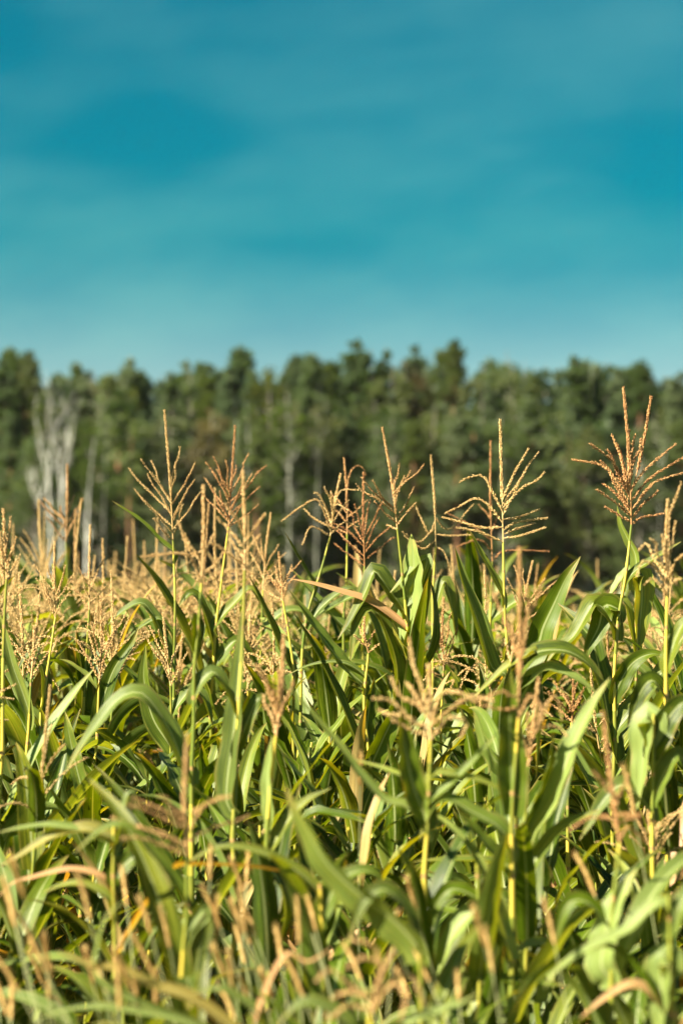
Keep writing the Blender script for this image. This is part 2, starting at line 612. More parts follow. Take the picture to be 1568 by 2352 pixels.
# the crop: plants as seen far off, baked many into one mesh
def coarse_plant(seed, level):
    rr = random.Random(seed)
    mb = MB()
    H = 1.36
    mb.mat = 1
    mb.tube([Vector((0, 0, 0)), Vector((rr.uniform(-.03, .03), rr.uniform(-.03, .03), 0.7)), Vector((0, 0, H + 0.02))], [0.011, 0.009, 0.004], 4 if level else 5)
    mb.mat = 0
    nl = 11 if level == 0 else 7
    az = rr.uniform(0, 6)
    for k in range(nl):
        z = 0.25 + 1.06 * (k / (nl - 1)) ** .8
        az += PI + rr.uniform(-0.5, 0.5)
        pts, nor = free_leaf(Vector((0, 0, z)), az, rr.uniform(0.45, 0.72), rr.uniform(0.15, 0.65), rr.uniform(.3, 2.0), rr, 9 if level == 0 else 6)
        leaf_into(mb, pts, rr.uniform(0.055, 0.08), nor, 0, 3, seed=seed * 31 + k)
    mb.mat = 2
    st = STYLES[rr.choice(('brush', 'drooping', 'upright', 'brush'))]
    random_tassel_into(mb, Vector((0, 0, H)), rr.uniform(0.28, 0.37), st[0] if level == 0 else min(st[0], 8), st[1], st[2], rr, 0.42 if level == 0 else 0.2)
    v = np.array([tuple(p) for p in mb.v], dtype=np.float32)
    # triangulate
    tris, tm, tuv = [], [], []
    k = 0
    for f, m in zip(mb.f, mb.m):
        us = mb.uv[k:k + len(f)]
        k += len(f)
        for i in range(1, len(f) - 1):
            tris.append((f[0], f[i], f[i + 1])); tm.append(m); tuv.extend((us[0], us[i], us[i + 1]))
    return v, np.array(tris, dtype=np.int32), np.array(tm, dtype=np.int32), np.array(tuv, dtype=np.float32)


def bake(name, variants, places, mats, label, cat):
    V, F, Mi, UV = [], [], [], []
    off = 0
    for (x, y, s, a, k) in places:
        v, f, m, uv = variants[k]
        c, sn = math.cos(a) * s, math.sin(a) * s
        q = np.empty_like(v)
        q[:, 0] = v[:, 0] * c - v[:, 1] * sn + x
        q[:, 1] = v[:, 0] * sn + v[:, 1] * c + y
        q[:, 2] = v[:, 2] * s
        V.append(q); F.append(f + off); Mi.append(m); UV.append(uv)
        off += len(v)
    V = np.concatenate(V); F = np.concatenate(F); Mi = np.concatenate(Mi); UV = np.concatenate(UV)
    me = bpy.data.meshes.new(name)
    me.vertices.add(len(V)); me.vertices.foreach_set('co', V.ravel())
    me.loops.add(F.size); me.loops.foreach_set('vertex_index', F.ravel())
    me.polygons.add(len(F))
    me.polygons.foreach_set('loop_start', np.arange(0, F.size, 3, dtype=np.int32))
    me.polygons.foreach_set('loop_total', np.full(len(F), 3, dtype=np.int32))
    me.polygons.foreach_set('material_index', Mi)
    me.polygons.foreach_set('use_smooth', np.full(len(F), True))
    uvl = me.uv_layers.new(name='UVMap'); uvl.data.foreach_set('uv', UV.ravel())
    for m in mats: me.materials.append(m)
    me.update(); me.validate()
    o = link(name, me)
    o.color = (0.04, 0.05, 0.10, 1)
    return tag(o, label, cat, None, 'stuff')


# ================================================================== SETTING
gm = MB()
ys = [-40, 0, 3, 6, 12, 25, 60, 120, 150, 220, 400, 900, 1600]
rows, uvs = [], []
for y in ys:
    row = []
    for x in (-900, -300, -120, -40, -12, 0, 12, 40, 120, 300, 900):
        row.append(Vector((x, y, 0.0)))
    rows.append(row); uvs.append([(r.x * 0.01, r.y * 0.01) for r in row])
gm.grid(rows, uvs)
tag(link('ground', gm.mesh('ground', M_SOIL)), kind='structure')


# ================================================================== FOREST
def clump(mb, c, r, n, size, rr, flat=1.0):
    for _ in range(n):
        d = Vector((rr.gauss(0, 1), rr.gauss(0, 1), rr.gauss(0, 1) * flat))
        d = d.normalized() * r * rr.random() ** 0.4
        p = c + d
        a = Vector((rr.gauss(0, 1), rr.gauss(0, 1), rr.gauss(0, 1))).normalized()
        b = a.orthogonal().normalized()
        s = size * rr.uniform(0.6, 1.3)
        mb.poly([p - a * s, p + b * s * 0.55, p + a * s, p - b * s * 0.55])


def tree_meshes(kind, seed):
    """trunk mesh and crown mesh of a tree 20 m tall"""
    rr = random.Random(seed)
    tk, cr = MB(), MB()
    H = 20.0
    bend = Vector((rr.uniform(-.5, .5), rr.uniform(-.5, .5), 0))
    def axis(f): return Vector((bend.x * math.sin(f * 2.5), bend.y * math.sin(f * 3), H * f))
    tk.tube([axis(i / 12) for i in range(13)], [0.20 * (1 - i / 12) ** 0.8 + 0.02 for i in range(13)], 7)
    if kind == 'pine':
        for i in range(96):
            f = rr.uniform(0.26, 0.98) if i > 12 else rr.uniform(0.8, 1.0)
            az = rr.uniform(0, 2 * PI)
            ln = (2.3 * (1 - ((f - 0.5) / 0.52)) ** .75 if f > 0.55 else 2.4 * (f - 0.2) / 0.35) * rr.uniform(0.55, 1.15)
            ln = max(ln, 0.15)
            o = axis(f)
            e = o + Vector((math.cos(az) * ln, math.sin(az) * ln, ln * rr.uniform(-0.05, 0.35)))
            tk.tube([o, o.lerp(e, 0.5) + Vector((0, 0, -0.08 * ln)), e], [0.06, 0.04, 0.015], 4)
            for q in (0.4, 0.62, 0.82, 1.0):
                clump(cr, o.lerp(e, q) + Vector((0, 0, 0.12)), 0.42 * rr.uniform(0.6, 1.3), 16, 0.17, rr, 0.8)
        for i in range(16):
            f = .84 + .155 * i / 15
            clump(cr, axis(f) + Vector((rr.uniform(-.3, .3), rr.uniform(-.3, .3), 0)) * (1 - f) * 6, .28 + (1 - f) * 4.0, 16, .16, rr, 1.1)
        mats = (M_PINEBARK, M_NEEDLE)
    elif kind == 'spruce':
        for i in range(60):
            f = 0.14 + 0.85 * (i / 60)
            ln = 2.3 * (1 - f) ** 0.85 * rr.uniform(0.7, 1.2) + 0.22
            az = i * 2.4 + rr.uniform(-.4, .4)
            o = axis(f)
            e = o + Vector((math.cos(az) * ln, math.sin(az) * ln, -0.28 * ln))
            tk.tube([o, e], [0.035, 0.012], 4)
            for q in (0.45, 0.75, 1.0):
                clump(cr, o.lerp(e, q), 0.42 * rr.uniform(0.8, 1.2) * (0.5 + ln / 3), 14, 0.2, rr, 0.5)
        mats = (M_GREYBARK, M_SPRUCE)
    elif kind in ('broad', 'birch', 'rust'):
        for i in range(110):
            f = rr.uniform(0.12, 0.97)
            az = rr.uniform(0, 2 * PI)
            prof = math.sin(PI * min(max((f - 0.02) / 1.0, 0), 1)) ** 0.6
            ln = (2.1 if kind == 'birch' else 2.9) * prof * rr.uniform(0.45, 1.1) + 0.2
            o = axis(f * 0.86)
            e = o + Vector((math.cos(az) * ln, math.sin(az) * ln, ln * rr.uniform(0.35, 0.95)))
            if e.z > H: e.z = H - rr.random() * 0.6
            tk.tube([o, o.lerp(e, 0.5) + Vector((0, 0, -0.1)), e], [0.07, 0.04, 0.012], 4)
            for q in (0.6, 0.95):
                clump(cr, o.lerp(e, q), 0.62 * rr.uniform(0.6, 1.3), 22, 0.17, rr, 0.9)
        for i in range(16):
            az = rr.uniform(0, 6.28); q = rr.random() ** .5 * 1.4
            clump(cr, axis(.985) + Vector((math.cos(az) * q, math.sin(az) * q, -q * 1.5)), .5, 22, .17, rr, 1.0)
        mats = (M_PALEBARK if kind == 'birch' else M_GREYBARK, M_RUST if kind == 'rust' else M_BROAD)
    return tk.mesh(kind + '_trunk', mats[0]), cr.mesh(kind + '_crown', mats[1], False)


TREES = {k: [tree_meshes(k, 100 * i + j) for j in range(n)] for i, (k, n) in enumerate((('pine', 4), ('spruce', 3), ('broad', 4), ('birch', 3), ('rust', 1)))}
TNAME = {'pine': 'pine_tree', 'spruce': 'spruce_tree', 'broad': 'broadleaf_tree', 'birch': 'birch_tree', 'rust': 'broadleaf_tree'}
rf = random.Random(5)


def tree(kind, px, py_top, d, label, group='trees of the wood behind the cornfield', wide=1.0):
    x = (px - 784) / FPX * d
    h = EYE + (HORIZON - py_top) / FPX * d
    t = empty(TNAME[kind], (x, d, 0), label, 'tree', group)
    tk, cr = rf.choice(TREES[kind])
    link('trunk', tk, t)
    link('crown', cr, t)
    s = h / 20.0
    wd = wide * rf.uniform(0.8, 1.3)
    t.scale = (s * wd, s * wd, s)
    t.rotation_euler = (0, 0, rf.uniform(0, 6.28))
    return t


# the skyline, from the left edge of the picture to the right
SKYLINE = [(-60, 835, 'pine'), (-20, 825, 'broad'), (30, 800, 'pine'), (74, 815, 'pine'), (121, 865, 'spruce'), (156, 866, 'spruce'), (217, 850, 'broad'), (262, 862, 'broad'),
           (303, 832, 'pine'), (372, 862, 'spruce'), (433, 834, 'broad'), (500, 842, 'spruce'), (562, 797, 'pine'), (608, 838, 'broad'), (678, 818, 'pine'),
           (743, 814, 'spruce'), (786, 838, 'broad'), (829, 791, 'pine'), (889, 792, 'spruce'), (925, 822, 'rust'), (962, 803, 'pine'), (1010, 815, 'pine'),
           (1056, 789, 'pine'), (1105, 832, 'broad'), (1164, 804, 'broad'), (1199, 824, 'broad'), (1257, 836, 'spruce'), (1318, 826, 'pine'),
           (1352, 845, 'broad'), (1398, 828, 'spruce'), (1430, 850, 'broad'), (1471, 840, 'pine'), (1527, 862, 'broad'), (1562, 866, 'pine'), (1610, 850, 'pine'), (1655, 860, 'broad')]
ord_words = {'pine': 'dark pine', 'spruce': 'thin pointed spruce', 'broad': 'rounded green tree', 'rust': 'rust-tinged tree', 'birch': 'birch'}


def across(px):
    for lim, t in ((120, 'at the far left end'), (290, 'above the white birches'), (450, 'left of the treeline gap'), (640, 'behind the two upright tassels'), (860, 'near the middle'),
                   (1010, 'right of the middle'), (1150, 'at the crest'), (1290, 'right of the crest'), (1420, 'towards the right end'), (9999, 'at the far right end')):
        if px < lim: return t


ORD = ['', 'second', 'third', 'fourth', 'fifth', 'sixth', 'seventh', 'eighth', 'ninth', 'tenth', 'eleventh', 'twelfth']
seen = {}
def unique_label(base):
    '''an ordinal, counted from the left, where two would read the same'''
    k = seen.get(base, 0)
    seen[base] = k + 1
    return base if k == 0 else ORD[k] + ' ' + base + ' from the left'


SKYLINE = sorted(SKYLINE + [((a[0] + b[0]) / 2 + rf.uniform(-8, 8), max(a[1], b[1]) + rf.uniform(0, 11), rf.choice(['pine', 'pine', 'spruce', 'broad'])) for a, b in zip(SKYLINE, SKYLINE[1:])])
for px, py, k in SKYLINE:
    lab = unique_label(ord_words[k] + ' on the skyline ' + across(px))
    tree(k, px, py, rf.uniform(172, 186), lab, wide=1.0 if k != 'spruce' else 0.85)
# the trees in front of them, shorter, at the field's edge
FRONT = [(-40, 985, 'broad'), (20, 960, 'pine'), (95, 985, 'broad'), (215, 930, 'broad'), (262, 905, 'pine'), (330, 955, 'pine'), (395, 930, 'broad'), (440, 985, 'broad'),
         (490, 935, 'rust'), (560, 925, 'birch'), (600, 985, 'pine'), (655, 905, 'birch'), (705, 945, 'broad'), (745, 915, 'birch'), (800, 960, 'pine'), (850, 915, 'broad'),
         (905, 935, 'broad'), (950, 975, 'pine'), (1000, 925, 'broad'), (1050, 945, 'pine'), (1100, 915, 'broad'), (1150, 950, 'broad'), (1210, 925, 'pine'), (1265, 985, 'pine'),
         (1310, 940, 'pine'), (1362, 975, 'broad'), (1415, 925, 'pine'), (1460, 965, 'broad'), (1510, 945, 'broad'), (1560, 975, 'pine'), (1620, 945, 'broad'),
         (540, 1110, 'broad'), (700, 1090, 'broad'), (880, 1110, 'broad'), (1010, 1075, 'pine'), (1250, 1085, 'pine'), (390, 1090, 'broad'), (620, 1130, 'pine'), (1150, 1120, 'pine'), (60, 1120, 'broad'), (300, 1135, 'broad'), (1500, 1120, 'broad'), (1400, 1150, 'pine'), (790, 1150, 'pine'), (950, 1160, 'broad')]
for px, py, k in sorted(FRONT):
    lab = unique_label(('shorter ' if py > 1050 else 'mid-height ') + ord_words[k] + ' fronting the wood ' + across(px))
    tree(k, px, py, rf.uniform(158, 169), lab, wide=1.15)
# the wood goes on behind
for i in range(60):
    px = -120 + 1810 * (i + rf.uniform(0.1, 0.9)) / 60
    tree(rf.choice(['pine', 'pine', 'broad', 'spruce']), px, rf.uniform(838, 885), rf.uniform(188, 215), 'dark tree deep inside the wood behind the front trunks', 'trees deep inside the wood')


for i in range(44):      # and on to either side
    px = (-150 - 27 * i) if i % 2 else (1715 + 27 * i)
    tree(rf.choice(['pine', 'broad', 'pine', 'birch']), px, rf.uniform(835, 960), rf.uniform(165, 205), 'green tree in the wood beyond the sides of the field', 'trees of the wood out to the sides')


def white_birch(name, d, trunks, label, slim=0.66, bark=None):
    """bare white trunks with thin limbs: each trunk runs through pixels"""
    base = P(trunks[0][0][0], trunks[0][0][1], d); base.z = 0
    t = empty(name, base, label, 'tree')
    for k, pl in enumerate(trunks):
        pts = [P(x, y, d + rf.uniform(-.4, .4)) - base for x, y, _ in pl]
        if k == 0 or len(pl[0]) > 2 and pl[0][1] > 1290: pts[0].z = 0
        path = spline(pts, 14)
        rad = np.interp(np.linspace(0, 1, 14), np.linspace(0, 1, len(pl)), [q[2] / FPX * d / 2 * slim * (1 - 0.86 * (i / (len(pl) - 1)) ** .7) for i, q in enumerate(pl)])
        mb = MB()
        mb.tube(path, [float(q) for q in rad], 8)
        for _ in range(14):
            i = rf.randrange(4, 14)
            o = path[i]; az = rf.uniform(0, 6.28)
            ln = rf.uniform(0.5, 1.7)
            e = o + Vector((math.cos(az) * ln * .45, math.sin(az) * ln * .45, ln))
            mb.tube([o, o.lerp(e, .5) + Vector((0, 0, -.1)), e], [min(rad[i] * .35, .035), .02, 0.007], 4)
        link('trunk', mb.mesh('white_trunk', bark or M_BIRCHBARK), t)
    return t


white_birch('birch_tree', 152, [
    [(117, 1330, 15), (116, 1190, 15), (108, 1100, 14), (92, 1020, 11), (80, 940, 8)],
    [(116, 1190, 9), (112, 1090, 9), (118, 1010, 9), (112, 960, 6), (122, 900, 4)],
    [(110, 1200, 6), (80, 1140, 5), (58, 1080, 4)],
], 'pale white birch with several forked bare trunks rising behind the left tassels')
white_birch('birch_tree', 151, [
    [(145, 1330, 18), (143, 1200, 17), (148, 1110, 13), (165, 1000, 11), (178, 930, 8)],
    [(144, 1180, 9), (138, 1080, 7), (130, 980, 5)],
    [(146, 1140, 8), (156, 1020, 7), (152, 950, 5)],
], 'white birch with two leaning trunks right of the forked one')
white_birch('birch_tree', 150, [
    [(196, 1320, 19), (200, 1240, 18), (203, 1160, 16), (208, 1090, 12), (211, 1055, 9)],
], 'single broken white birch trunk standing right of the forked birches')
white_birch('birch_tree', 156, [[(236, 1300, 6), (240, 1150, 6), (243, 1020, 5), (238, 950, 3)]], 'thin grey-white birch stem right of the broken trunk', 0.6, M_PALEBARK)
white_birch('birch_tree', 157, [[(724, 1290, 9), (728, 1150, 9), (733, 1040, 7), (728, 930, 5)]], 'tall pale birch stem in the middle of the wood', 0.6, M_PALEBARK)
white_birch('birch_tree', 158, [[(668, 1280, 8), (664, 1120, 8), (672, 980, 6), (660, 890, 4)]], 'pale birch stem left of the middle of the wood', 0.6, M_PALEBARK)
white_birch('birch_tree', 158, [[(540, 1250, 9), (536, 1120, 8), (542, 960, 6), (536, 900, 4)]], 'pale birch stem behind the reddish tassel', 0.6, M_PALEBARK)
white_birch('birch_tree', 156, [[(1512, 1290, 6), (1515, 1120, 6), (1520, 1000, 4)]], 'thin pale birch stem at the right end of the wood', 0.6, M_PALEBARK)
for px, wdt, lab in ((1340, 12, 'orange-barked pine trunk right of the lone dark leaf'), (1305, 9, 'thin orange pine trunk beside the thicker orange one'), (298, 8, 'orange pine trunk beside the leftmost upright tassel'), (1085, 8, 'orange pine trunk behind the drooping tassel')):
    d = 160
    b = P(px, 1420, d); b.z = 0
    t = empty('pine_tree', b, lab, 'tree')
    mb = MB(); r_ = wdt / FPX * d / 2
    mb.tube([Vector((0.1 * math.sin(z * .6), 0, z)) for z in range(0, 15)], [r_ * (1 - z / 22) for z in range(15)], 8)
    link('trunk', mb.mesh('pine_trunk', M_PINEBARK), t)
    mb = MB()
    for i in range(26):
        z = rf.uniform(8.5, 15); az = rf.uniform(0, 6.28); ln = rf.uniform(0.4, 2.0)
        clump(mb, Vector((math.cos(az) * ln, math.sin(az) * ln, z)), 0.7, 18, 0.24, rf, .6)
    link('crown', mb.mesh('pine_crown', M_NEEDLE, False), t)

# shrubs along the edge of the wood
shrub_meshes = []
for k in range(3):
    mb = MB(); rr = random.Random(k)
    for i in range(34):
        a = rr.uniform(0, 6.28); q = rr.random() ** .5 * 1.5
        clump(mb, Vector((math.cos(a) * q, math.sin(a) * q, rr.uniform(.2, 2.4) * (1 - q / 2.6))), .5, 18, .16, rr)
    st = MB()
    for i in range(6):
        a = rr.uniform(0, 6.28)
        st.tube([Vector((0, 0, 0)), Vector((math.cos(a) * .8, math.sin(a) * .8, 1.6))], [.03, .01], 4)
    shrub_meshes.append((mb.mesh('shrub_leaves', M_BROAD, False), st.mesh('shrub_stems', M_GREYBARK)))
for i in range(54):
    px = -60 + 1690 * (i + rf.uniform(.1, .9)) / 54
    d = rf.uniform(150, 172)
    t = empty('shrub', ((px - 784) / FPX * d, d, 0), 'low green shrub at the foot of the wood behind the field', 'shrub', 'shrubs along the edge of the wood')
    a, b = rf.choice(shrub_meshes)
    link('foliage', a, t); link('stem', b, t)
    s = rf.uniform(1.0, 2.1)
    t.scale = (s, s, s * rf.uniform(.8, 1.2)); t.rotation_euler = (0, 0, rf.uniform(0, 6.28))

# ================================================================== CORN ONE CAN POINT AT
# px, py as in a 1568 x 2352 view of the field; d in metres from the camera
HERO_POS = []
CORN = {}
rh = random.Random(21)


def hero(key, d, stalk, tip, label, ends=None, style=None, col=(0.3, 0.1), bow=0.0, group=None, lower=7, thick=1.0, spikes=(), hgap=0.34, rad=1.0):
    rh.seed(zlib.crc32(key.encode()) + 5)
    pts = [P(x, y, d) for x, y in stalk]
    # down to the ground, straightening
    a, b = pts[-2], pts[-1]
    dr = (b - a); dr = dr / max(-dr.z, 0.05)
    foot = Vector((b.x + dr.x * min(b.z, 0.35) * 0.5, d + rh.uniform(-.03, .03), -0.02))
    pts.append(b.lerp(foot, 0.5) + Vector((rh.uniform(-.01, .01), 0, 0)))
    pts.append(foot)
    root = empty('corn_plant', (foot.x, foot.y, 0), label, 'corn plant', group)
    O = Vector((foot.x, foot.y, 0))
    loc = [p - O for p in reversed(pts)]
    mb = MB(); stalk_into(mb, loc, 0.0105 * rad, 0.0036)
    link('stalk', mb.mesh('corn_stalk', M_STALK), root)
    CORN[key] = (root, d, O, stalk, foot)
    HERO_POS.append((foot.x, foot.y))
    if tip is not None:
        base = pts[0] - O
        top = P(tip[0], tip[1], d + rh.uniform(-.03, .03)) - O
        H = (top - base).length
        # central spike
        mb = MB()
        mid = base.lerp(top, 0.5) + Vector((rh.uniform(-.006, .006), rh.uniform(-.01, .01), 0))
        path = spline([base, mid, top], 11)
        spike_into(mb, path, 4, 0.0050, 0.0102 * thick, 0.0020 * thick, 0.003, rh, hgap)
        c3 = (min(1, max(0, col[0])), col[1], 0.5)
        tas = link('tassel', mb.mesh('tassel_spike', M_TASSEL), root, c3)
        tas.location = (0, 0, 0)
        if ends is None:
            nb, spread, droop = STYLES[style or 'upright']
            ends_w = []
            for k in range(nb):
                f = 0.02 + 0.33 * k / max(nb - 1, 1)
                o = base.lerp(top, f)
                az = k * 2.4 + rh.uniform(-.5, .5); an = spread * rh.uniform(.7, 1.25); ln = H * rh.uniform(.42, .68)
                dv = Vector((math.cos(az) * math.sin(an), math.sin(az) * math.sin(an), math.cos(an)))
                dr_ = droop * rh.uniform(.3, 1.4)
                ps = [o]; cur = dv.copy()
                for i in range(7):
                    ps.append(ps[-1] + cur * ln / 7)
                    cur = (cur + Vector((0, 0, -dr_ * .28)) + Vector((dv.x, dv.y, 0)) * dr_ * .1).normalized()
                ends_w.append(ps)
        else:
            es = sorted(ends, key=lambda q: -(q[-1][1] if isinstance(q, list) else q[1]))
            ends_w = []
            for k, e in enumerate(es):
                f = 0.0 + 0.34 * k / max(len(es) - 1, 1)
                o = base.lerp(top, f)
                dd = d + rh.uniform(-.09, .07)
                if isinstance(e, list):
                    ps = [o] + [P(x, y, d + (dd - d) * (i + 1) / len(e)) - O for i, (x, y) in enumerate(e)]
                    ends_w.append(spline(ps, 12))
                else:
                    ends_w.append(branch_path(o, P(e[0], e[1], dd) - O, bow + rh.uniform(-.03, .05)))
        for ps in ends_w:
            b_ = MB()
            spike_into(b_, ps, 2, 0.0050, 0.0102 * thick, 0.0019 * thick, 0.0017, rh, 0.05)
            link('branch', b_.mesh('tassel_branch', M_TASSEL), tas, (min(1, max(0, col[0] + rh.uniform(-.15, .15))), col[1], .5))
        for sp in spikes:        # a second upright spike
            b_ = MB()
            ps = spline([base.lerp(top, .2)] + [P(x, y, d + .05) - O for x, y in sp], 11)
            spike_into(b_, ps, 4, 0.0056, 0.0095 * thick, 0.0022 * thick, 0.0024, rh, 0.3)
            link('branch', b_.mesh('tassel_branch', M_TASSEL), tas, c3)
    # leaves low on the stalk
    az = rh.uniform(0, 6.28)
    ztop = max(0.35, min(pts[0].z * .8, 1.0) if d < 6 else pts[0].z * 0.64)
    for k in range(lower):
        z = 0.22 + (ztop - 0.22) * k / max(lower - 1, 1)
        az += PI + rh.uniform(-.5, .5)
        f = min(z / max(pts[0].z, .1), 1)
        base = Vector((loc[0].x + (loc[-1].x - loc[0].x) * f * .6, 0, z))
        ps, nor = free_leaf(base, az, rh.uniform(.36, .54) if d < 6 else rh.uniform(.45, .72), rh.uniform(.18, .6), rh.uniform(0.3, 1.6), rh, 16)
        mb = MB(); leaf_into(mb, ps, rh.uniform(.040, .066) if d < 6 else rh.uniform(.055, .09), nor, 0, 5, seed=rh.randrange(9999))
        link('leaf', mb.mesh('corn_leaf', M_LEAF), root, leaf_colour(rh, z))
    return root


def hleaf(key, path, wpx, dry=0.0, yel=0.08, pale=0.15, face=0.75, side=None, nx=0.0, roll=0.0, depth=0.0, label=None, join=True, fold=0.22, clasp=0.6, ripple=0.06):
    """a leaf that runs through pixels from its stalk to its tip"""
    root, d, O, stalk, foot = CORN[key]
    n = len(path)
    pts = [P(q[0], q[1], d + depth * (i / (n - 1)) + (q[2] if len(q) > 2 else 0)) for i, q in enumerate(path)]
    if join:
        # where the stalk stands at the leaf's base
        ys = [q[1] for q in stalk]; xs = [q[0] for q in stalk]
        py = path[0][1] + 26
        sx = float(np.interp(py, ys, xs)) if py <= ys[-1] else None
        s3 = P(sx, py, d) if sx is not None else None
        if s3 is None:
            b = P(xs[-1], ys[-1], d); z = P(0, py, d).z
            f = min(max((b.z - z) / max(b.z, .01), 0), 1)
            s3 = b.lerp(foot, f); s3.z = z
        gap = (s3 - pts[0]).length
        if 0.012 < gap < 0.5: pts.insert(0, s3)
    pts = [p - O for p in pts]
    sp = spline(pts, 24)
    # outward side of the arch
    nn = len(sp)
    perp = []
    for i in range(nn):
        T = sp[min(i + 1, nn - 1)] - sp[max(i - 1, 0)]
        perp.append(Vector((-T.z, 0, T.x)).normalized())
    if side is None:
        chord = sp[-1] - sp[0]
        bulge = sp[nn // 2] - (sp[0] + chord * .5)
        m = perp[nn // 2]
        s_ = m.dot(bulge)
        if abs(s_) < 0.03 * chord.length: s_ = m.z
        sg = 1 if s_ > 0 else -1
    else:
        sg = side
    nor = []
    for i in range(nn):
        t = i / (nn - 1)
        N = perp[i] * sg * 0.62 + Vector((nx - (0.45 if pale > 0.5 else 0), -face, 0.12 + (0.35 if pale > 0.5 else 0)))
        if roll:
            T = (sp[min(i + 1, nn - 1)] - sp[max(i - 1, 0)]).normalized()
            N = Matrix.Rotation(roll * t, 3, T) @ N
        nor.append(N.normalized())
    mb = MB()
    leaf_into(mb, sp, wpx / FPX * d * 1.25, nor, 0, 7, fold=fold, seed=rh.randrange(9999), clasp=clasp, ripple=ripple)
    o = link('leaf', mb.mesh('corn_leaf', M_LEAF), root, (dry, yel, pale))  # pale carries a leaf's lit grey-green as colour
    if label: o['label'] = label
    return o


hero('A', 8.4, [(398, 1240), (402, 1420), (396, 1600)], (378, 944), 'tall corn plant with the leftmost upright V-shaped tassel and one thin dark leaf',
     [(297, 1076), (310, 1124), (325, 1056), (348, 1059), (413, 1029), (448, 1064), (446, 1104), (459, 1132), (355, 1192), (340, 1090), (402, 1070), (330, 1150), (432, 1120), (420, 1160)], col=(0.45, .25), bow=-.03)
hero('B', 8.8, [(525, 1210), (510, 1330), (487, 1560), (486, 1800)], (540, 980), 'corn plant with dense reddish-brown upright tassel, second tall one from the left',
     [(474, 1064), (471, 1099), (491, 1051), (519, 1059), (542, 1071), (570, 1044), (610, 1071), (595, 1119), (592, 1160), (484, 1120), (500, 1080), (560, 1110), (578, 1090), (505, 1130), (470, 1140), (555, 1160)], col=(0.85, 0), bow=-.03)
hero('C', 8.0, [(912, 1215), (925, 1340), (938, 1460), (948, 1600)], (878, 984), 'tall corn plant with brown fan tassel above a broad pale folded leaf',
     [(819, 1113), (831, 1098), (856, 1105), (916, 1068), (929, 1093), (941, 1083), (972, 1068), (954, 1156), (861, 1153), (889, 1206), (950, 1120), (905, 1120)], col=(0.6, 0.1), bow=-.02)
hero('D', 7.6, [(1155, 1245), (1157, 1400), (1165, 1560)], (1148, 966), 'tall corn plant with yellow stalk and tassel branches arching over to the left',
     [[(1120, 1160), (1090, 1145), (1060, 1160), (1024, 1178)], [(1130, 1130), (1110, 1095), (1080, 1095), (1058, 1106)], (1212, 1032), (1235, 1040), (1248, 1086), [(1190, 1188), (1236, 1170)], [(1185, 1200), (1254, 1190)],
      [(1110, 1212), (1060, 1200), (1018, 1188)], [(1100, 1222), (1050, 1212)], [(1195, 1230), (1250, 1212)], [(1185, 1215), (1225, 1202)], (1190, 1110)], col=(0.12, 0.2), thick=1.15)
hero('E', 9.4, [(1130, 1290), (1126, 1420), (1120, 1560)], (1126, 1015), 'thin dark-tasselled corn plant close behind the arching yellow-stalked one',
     [[(1160, 1265), (1258, 1266)], [(1100, 1240), (1050, 1255)], (1100, 1160), (1150, 1170), [(1095, 1215), (1030, 1180)]], col=(0.9, 0))
hero('F', 7.2, [(1449, 1205), (1436, 1323), (1416, 1453), (1408, 1686), (1403, 1990)], (1431, 893), 'tallest corn plant at the right with a dense red-brown twin-spiked tassel',
     [[(1405, 1060), (1355, 1020)], [(1390, 1075), (1316, 1056)], (1405, 1000), (1395, 1035), [(1480, 1080), (1550, 1020)], [(1490, 1100), (1566, 1052)], [(1500, 1110), (1572, 1085)], (1508, 1128), [(1420, 1140), (1385, 1112)], [(1420, 1160), (1372, 1126)],
      [(1415, 1180), (1390, 1165)], [(1470, 1190), (1520, 1180)], (1458, 1000), (1470, 1010), (1415, 1020), (1380, 1060), (1445, 990), (1425, 1050)], col=(0.8, 0.0), thick=1.15, spikes=[[(1470, 1050), (1494, 914)]])
hero('G', 8.6, [(1000, 1255), (996, 1330), (992, 1430)], (989, 1048), 'slender corn plant with one thin spike and flat branches, right of the pale folded leaf',
     [[(985, 1225), (955, 1165)], [(1030, 1230), (1082, 1228)], [(1030, 1215), (1085, 1160)], [(960, 1245), (925, 1222)], [(970, 1260), (930, 1232)], [(1020, 1270), (1040, 1330)]], col=(0.25, 0.2))
hero('H', 9.0, [(797, 1225), (796, 1340), (790, 1480)], (790, 1054), 'corn plant with thin dark spike and one branch hooked over to the right',
     [[(800, 1100), (815, 1072), (832, 1074), (840, 1090)], (760, 1130), (842, 1150), (830, 1190), (770, 1170), (750, 1200)], col=(0.7, 0))
hero('I', 8.7, [(837, 1300), (832, 1420), (833, 1560)], (835, 1088), 'corn plant with dark wine-brown bushy tassel left of the broad pale leaf',
     [(760, 1210), (770, 1250), (800, 1170), (880, 1150), (895, 1210), (905, 1235), (790, 1240), (870, 1190), (850, 1150), (815, 1160), (750, 1190)], col=(1.0, 0), bow=.03)
hero('J', 8.5, [(758, 1232), (735, 1320), (702, 1430), (690, 1580)], (782, 1090), 'corn plant on a slanting yellow stalk with curly golden drooping tassel',
     [[(730, 1150), (690, 1165), (648, 1196)], [(735, 1140), (722, 1132)], [(780, 1130), (820, 1125)], (745, 1120), (800, 1150), [(720, 1190), (700, 1170)], [(790, 1200), (820, 1210)], [(770, 1160), (800, 1172)], (760, 1130), (735, 1160), [(715, 1210), (695, 1250)]], col=(0.05, 0.1), bow=.1)
hero('K', 11.5, [(152, 1245), (155, 1330), (152, 1450)], (155, 1068), 'soft tan corn tassel standing alone before the white birch trunks',
     [(92, 1150), (103, 1146), (170, 1140), (190, 1148), (110, 1190), (178, 1180), (140, 1165)], col=(0.65, 0), thick=1.3, bow=-.04)
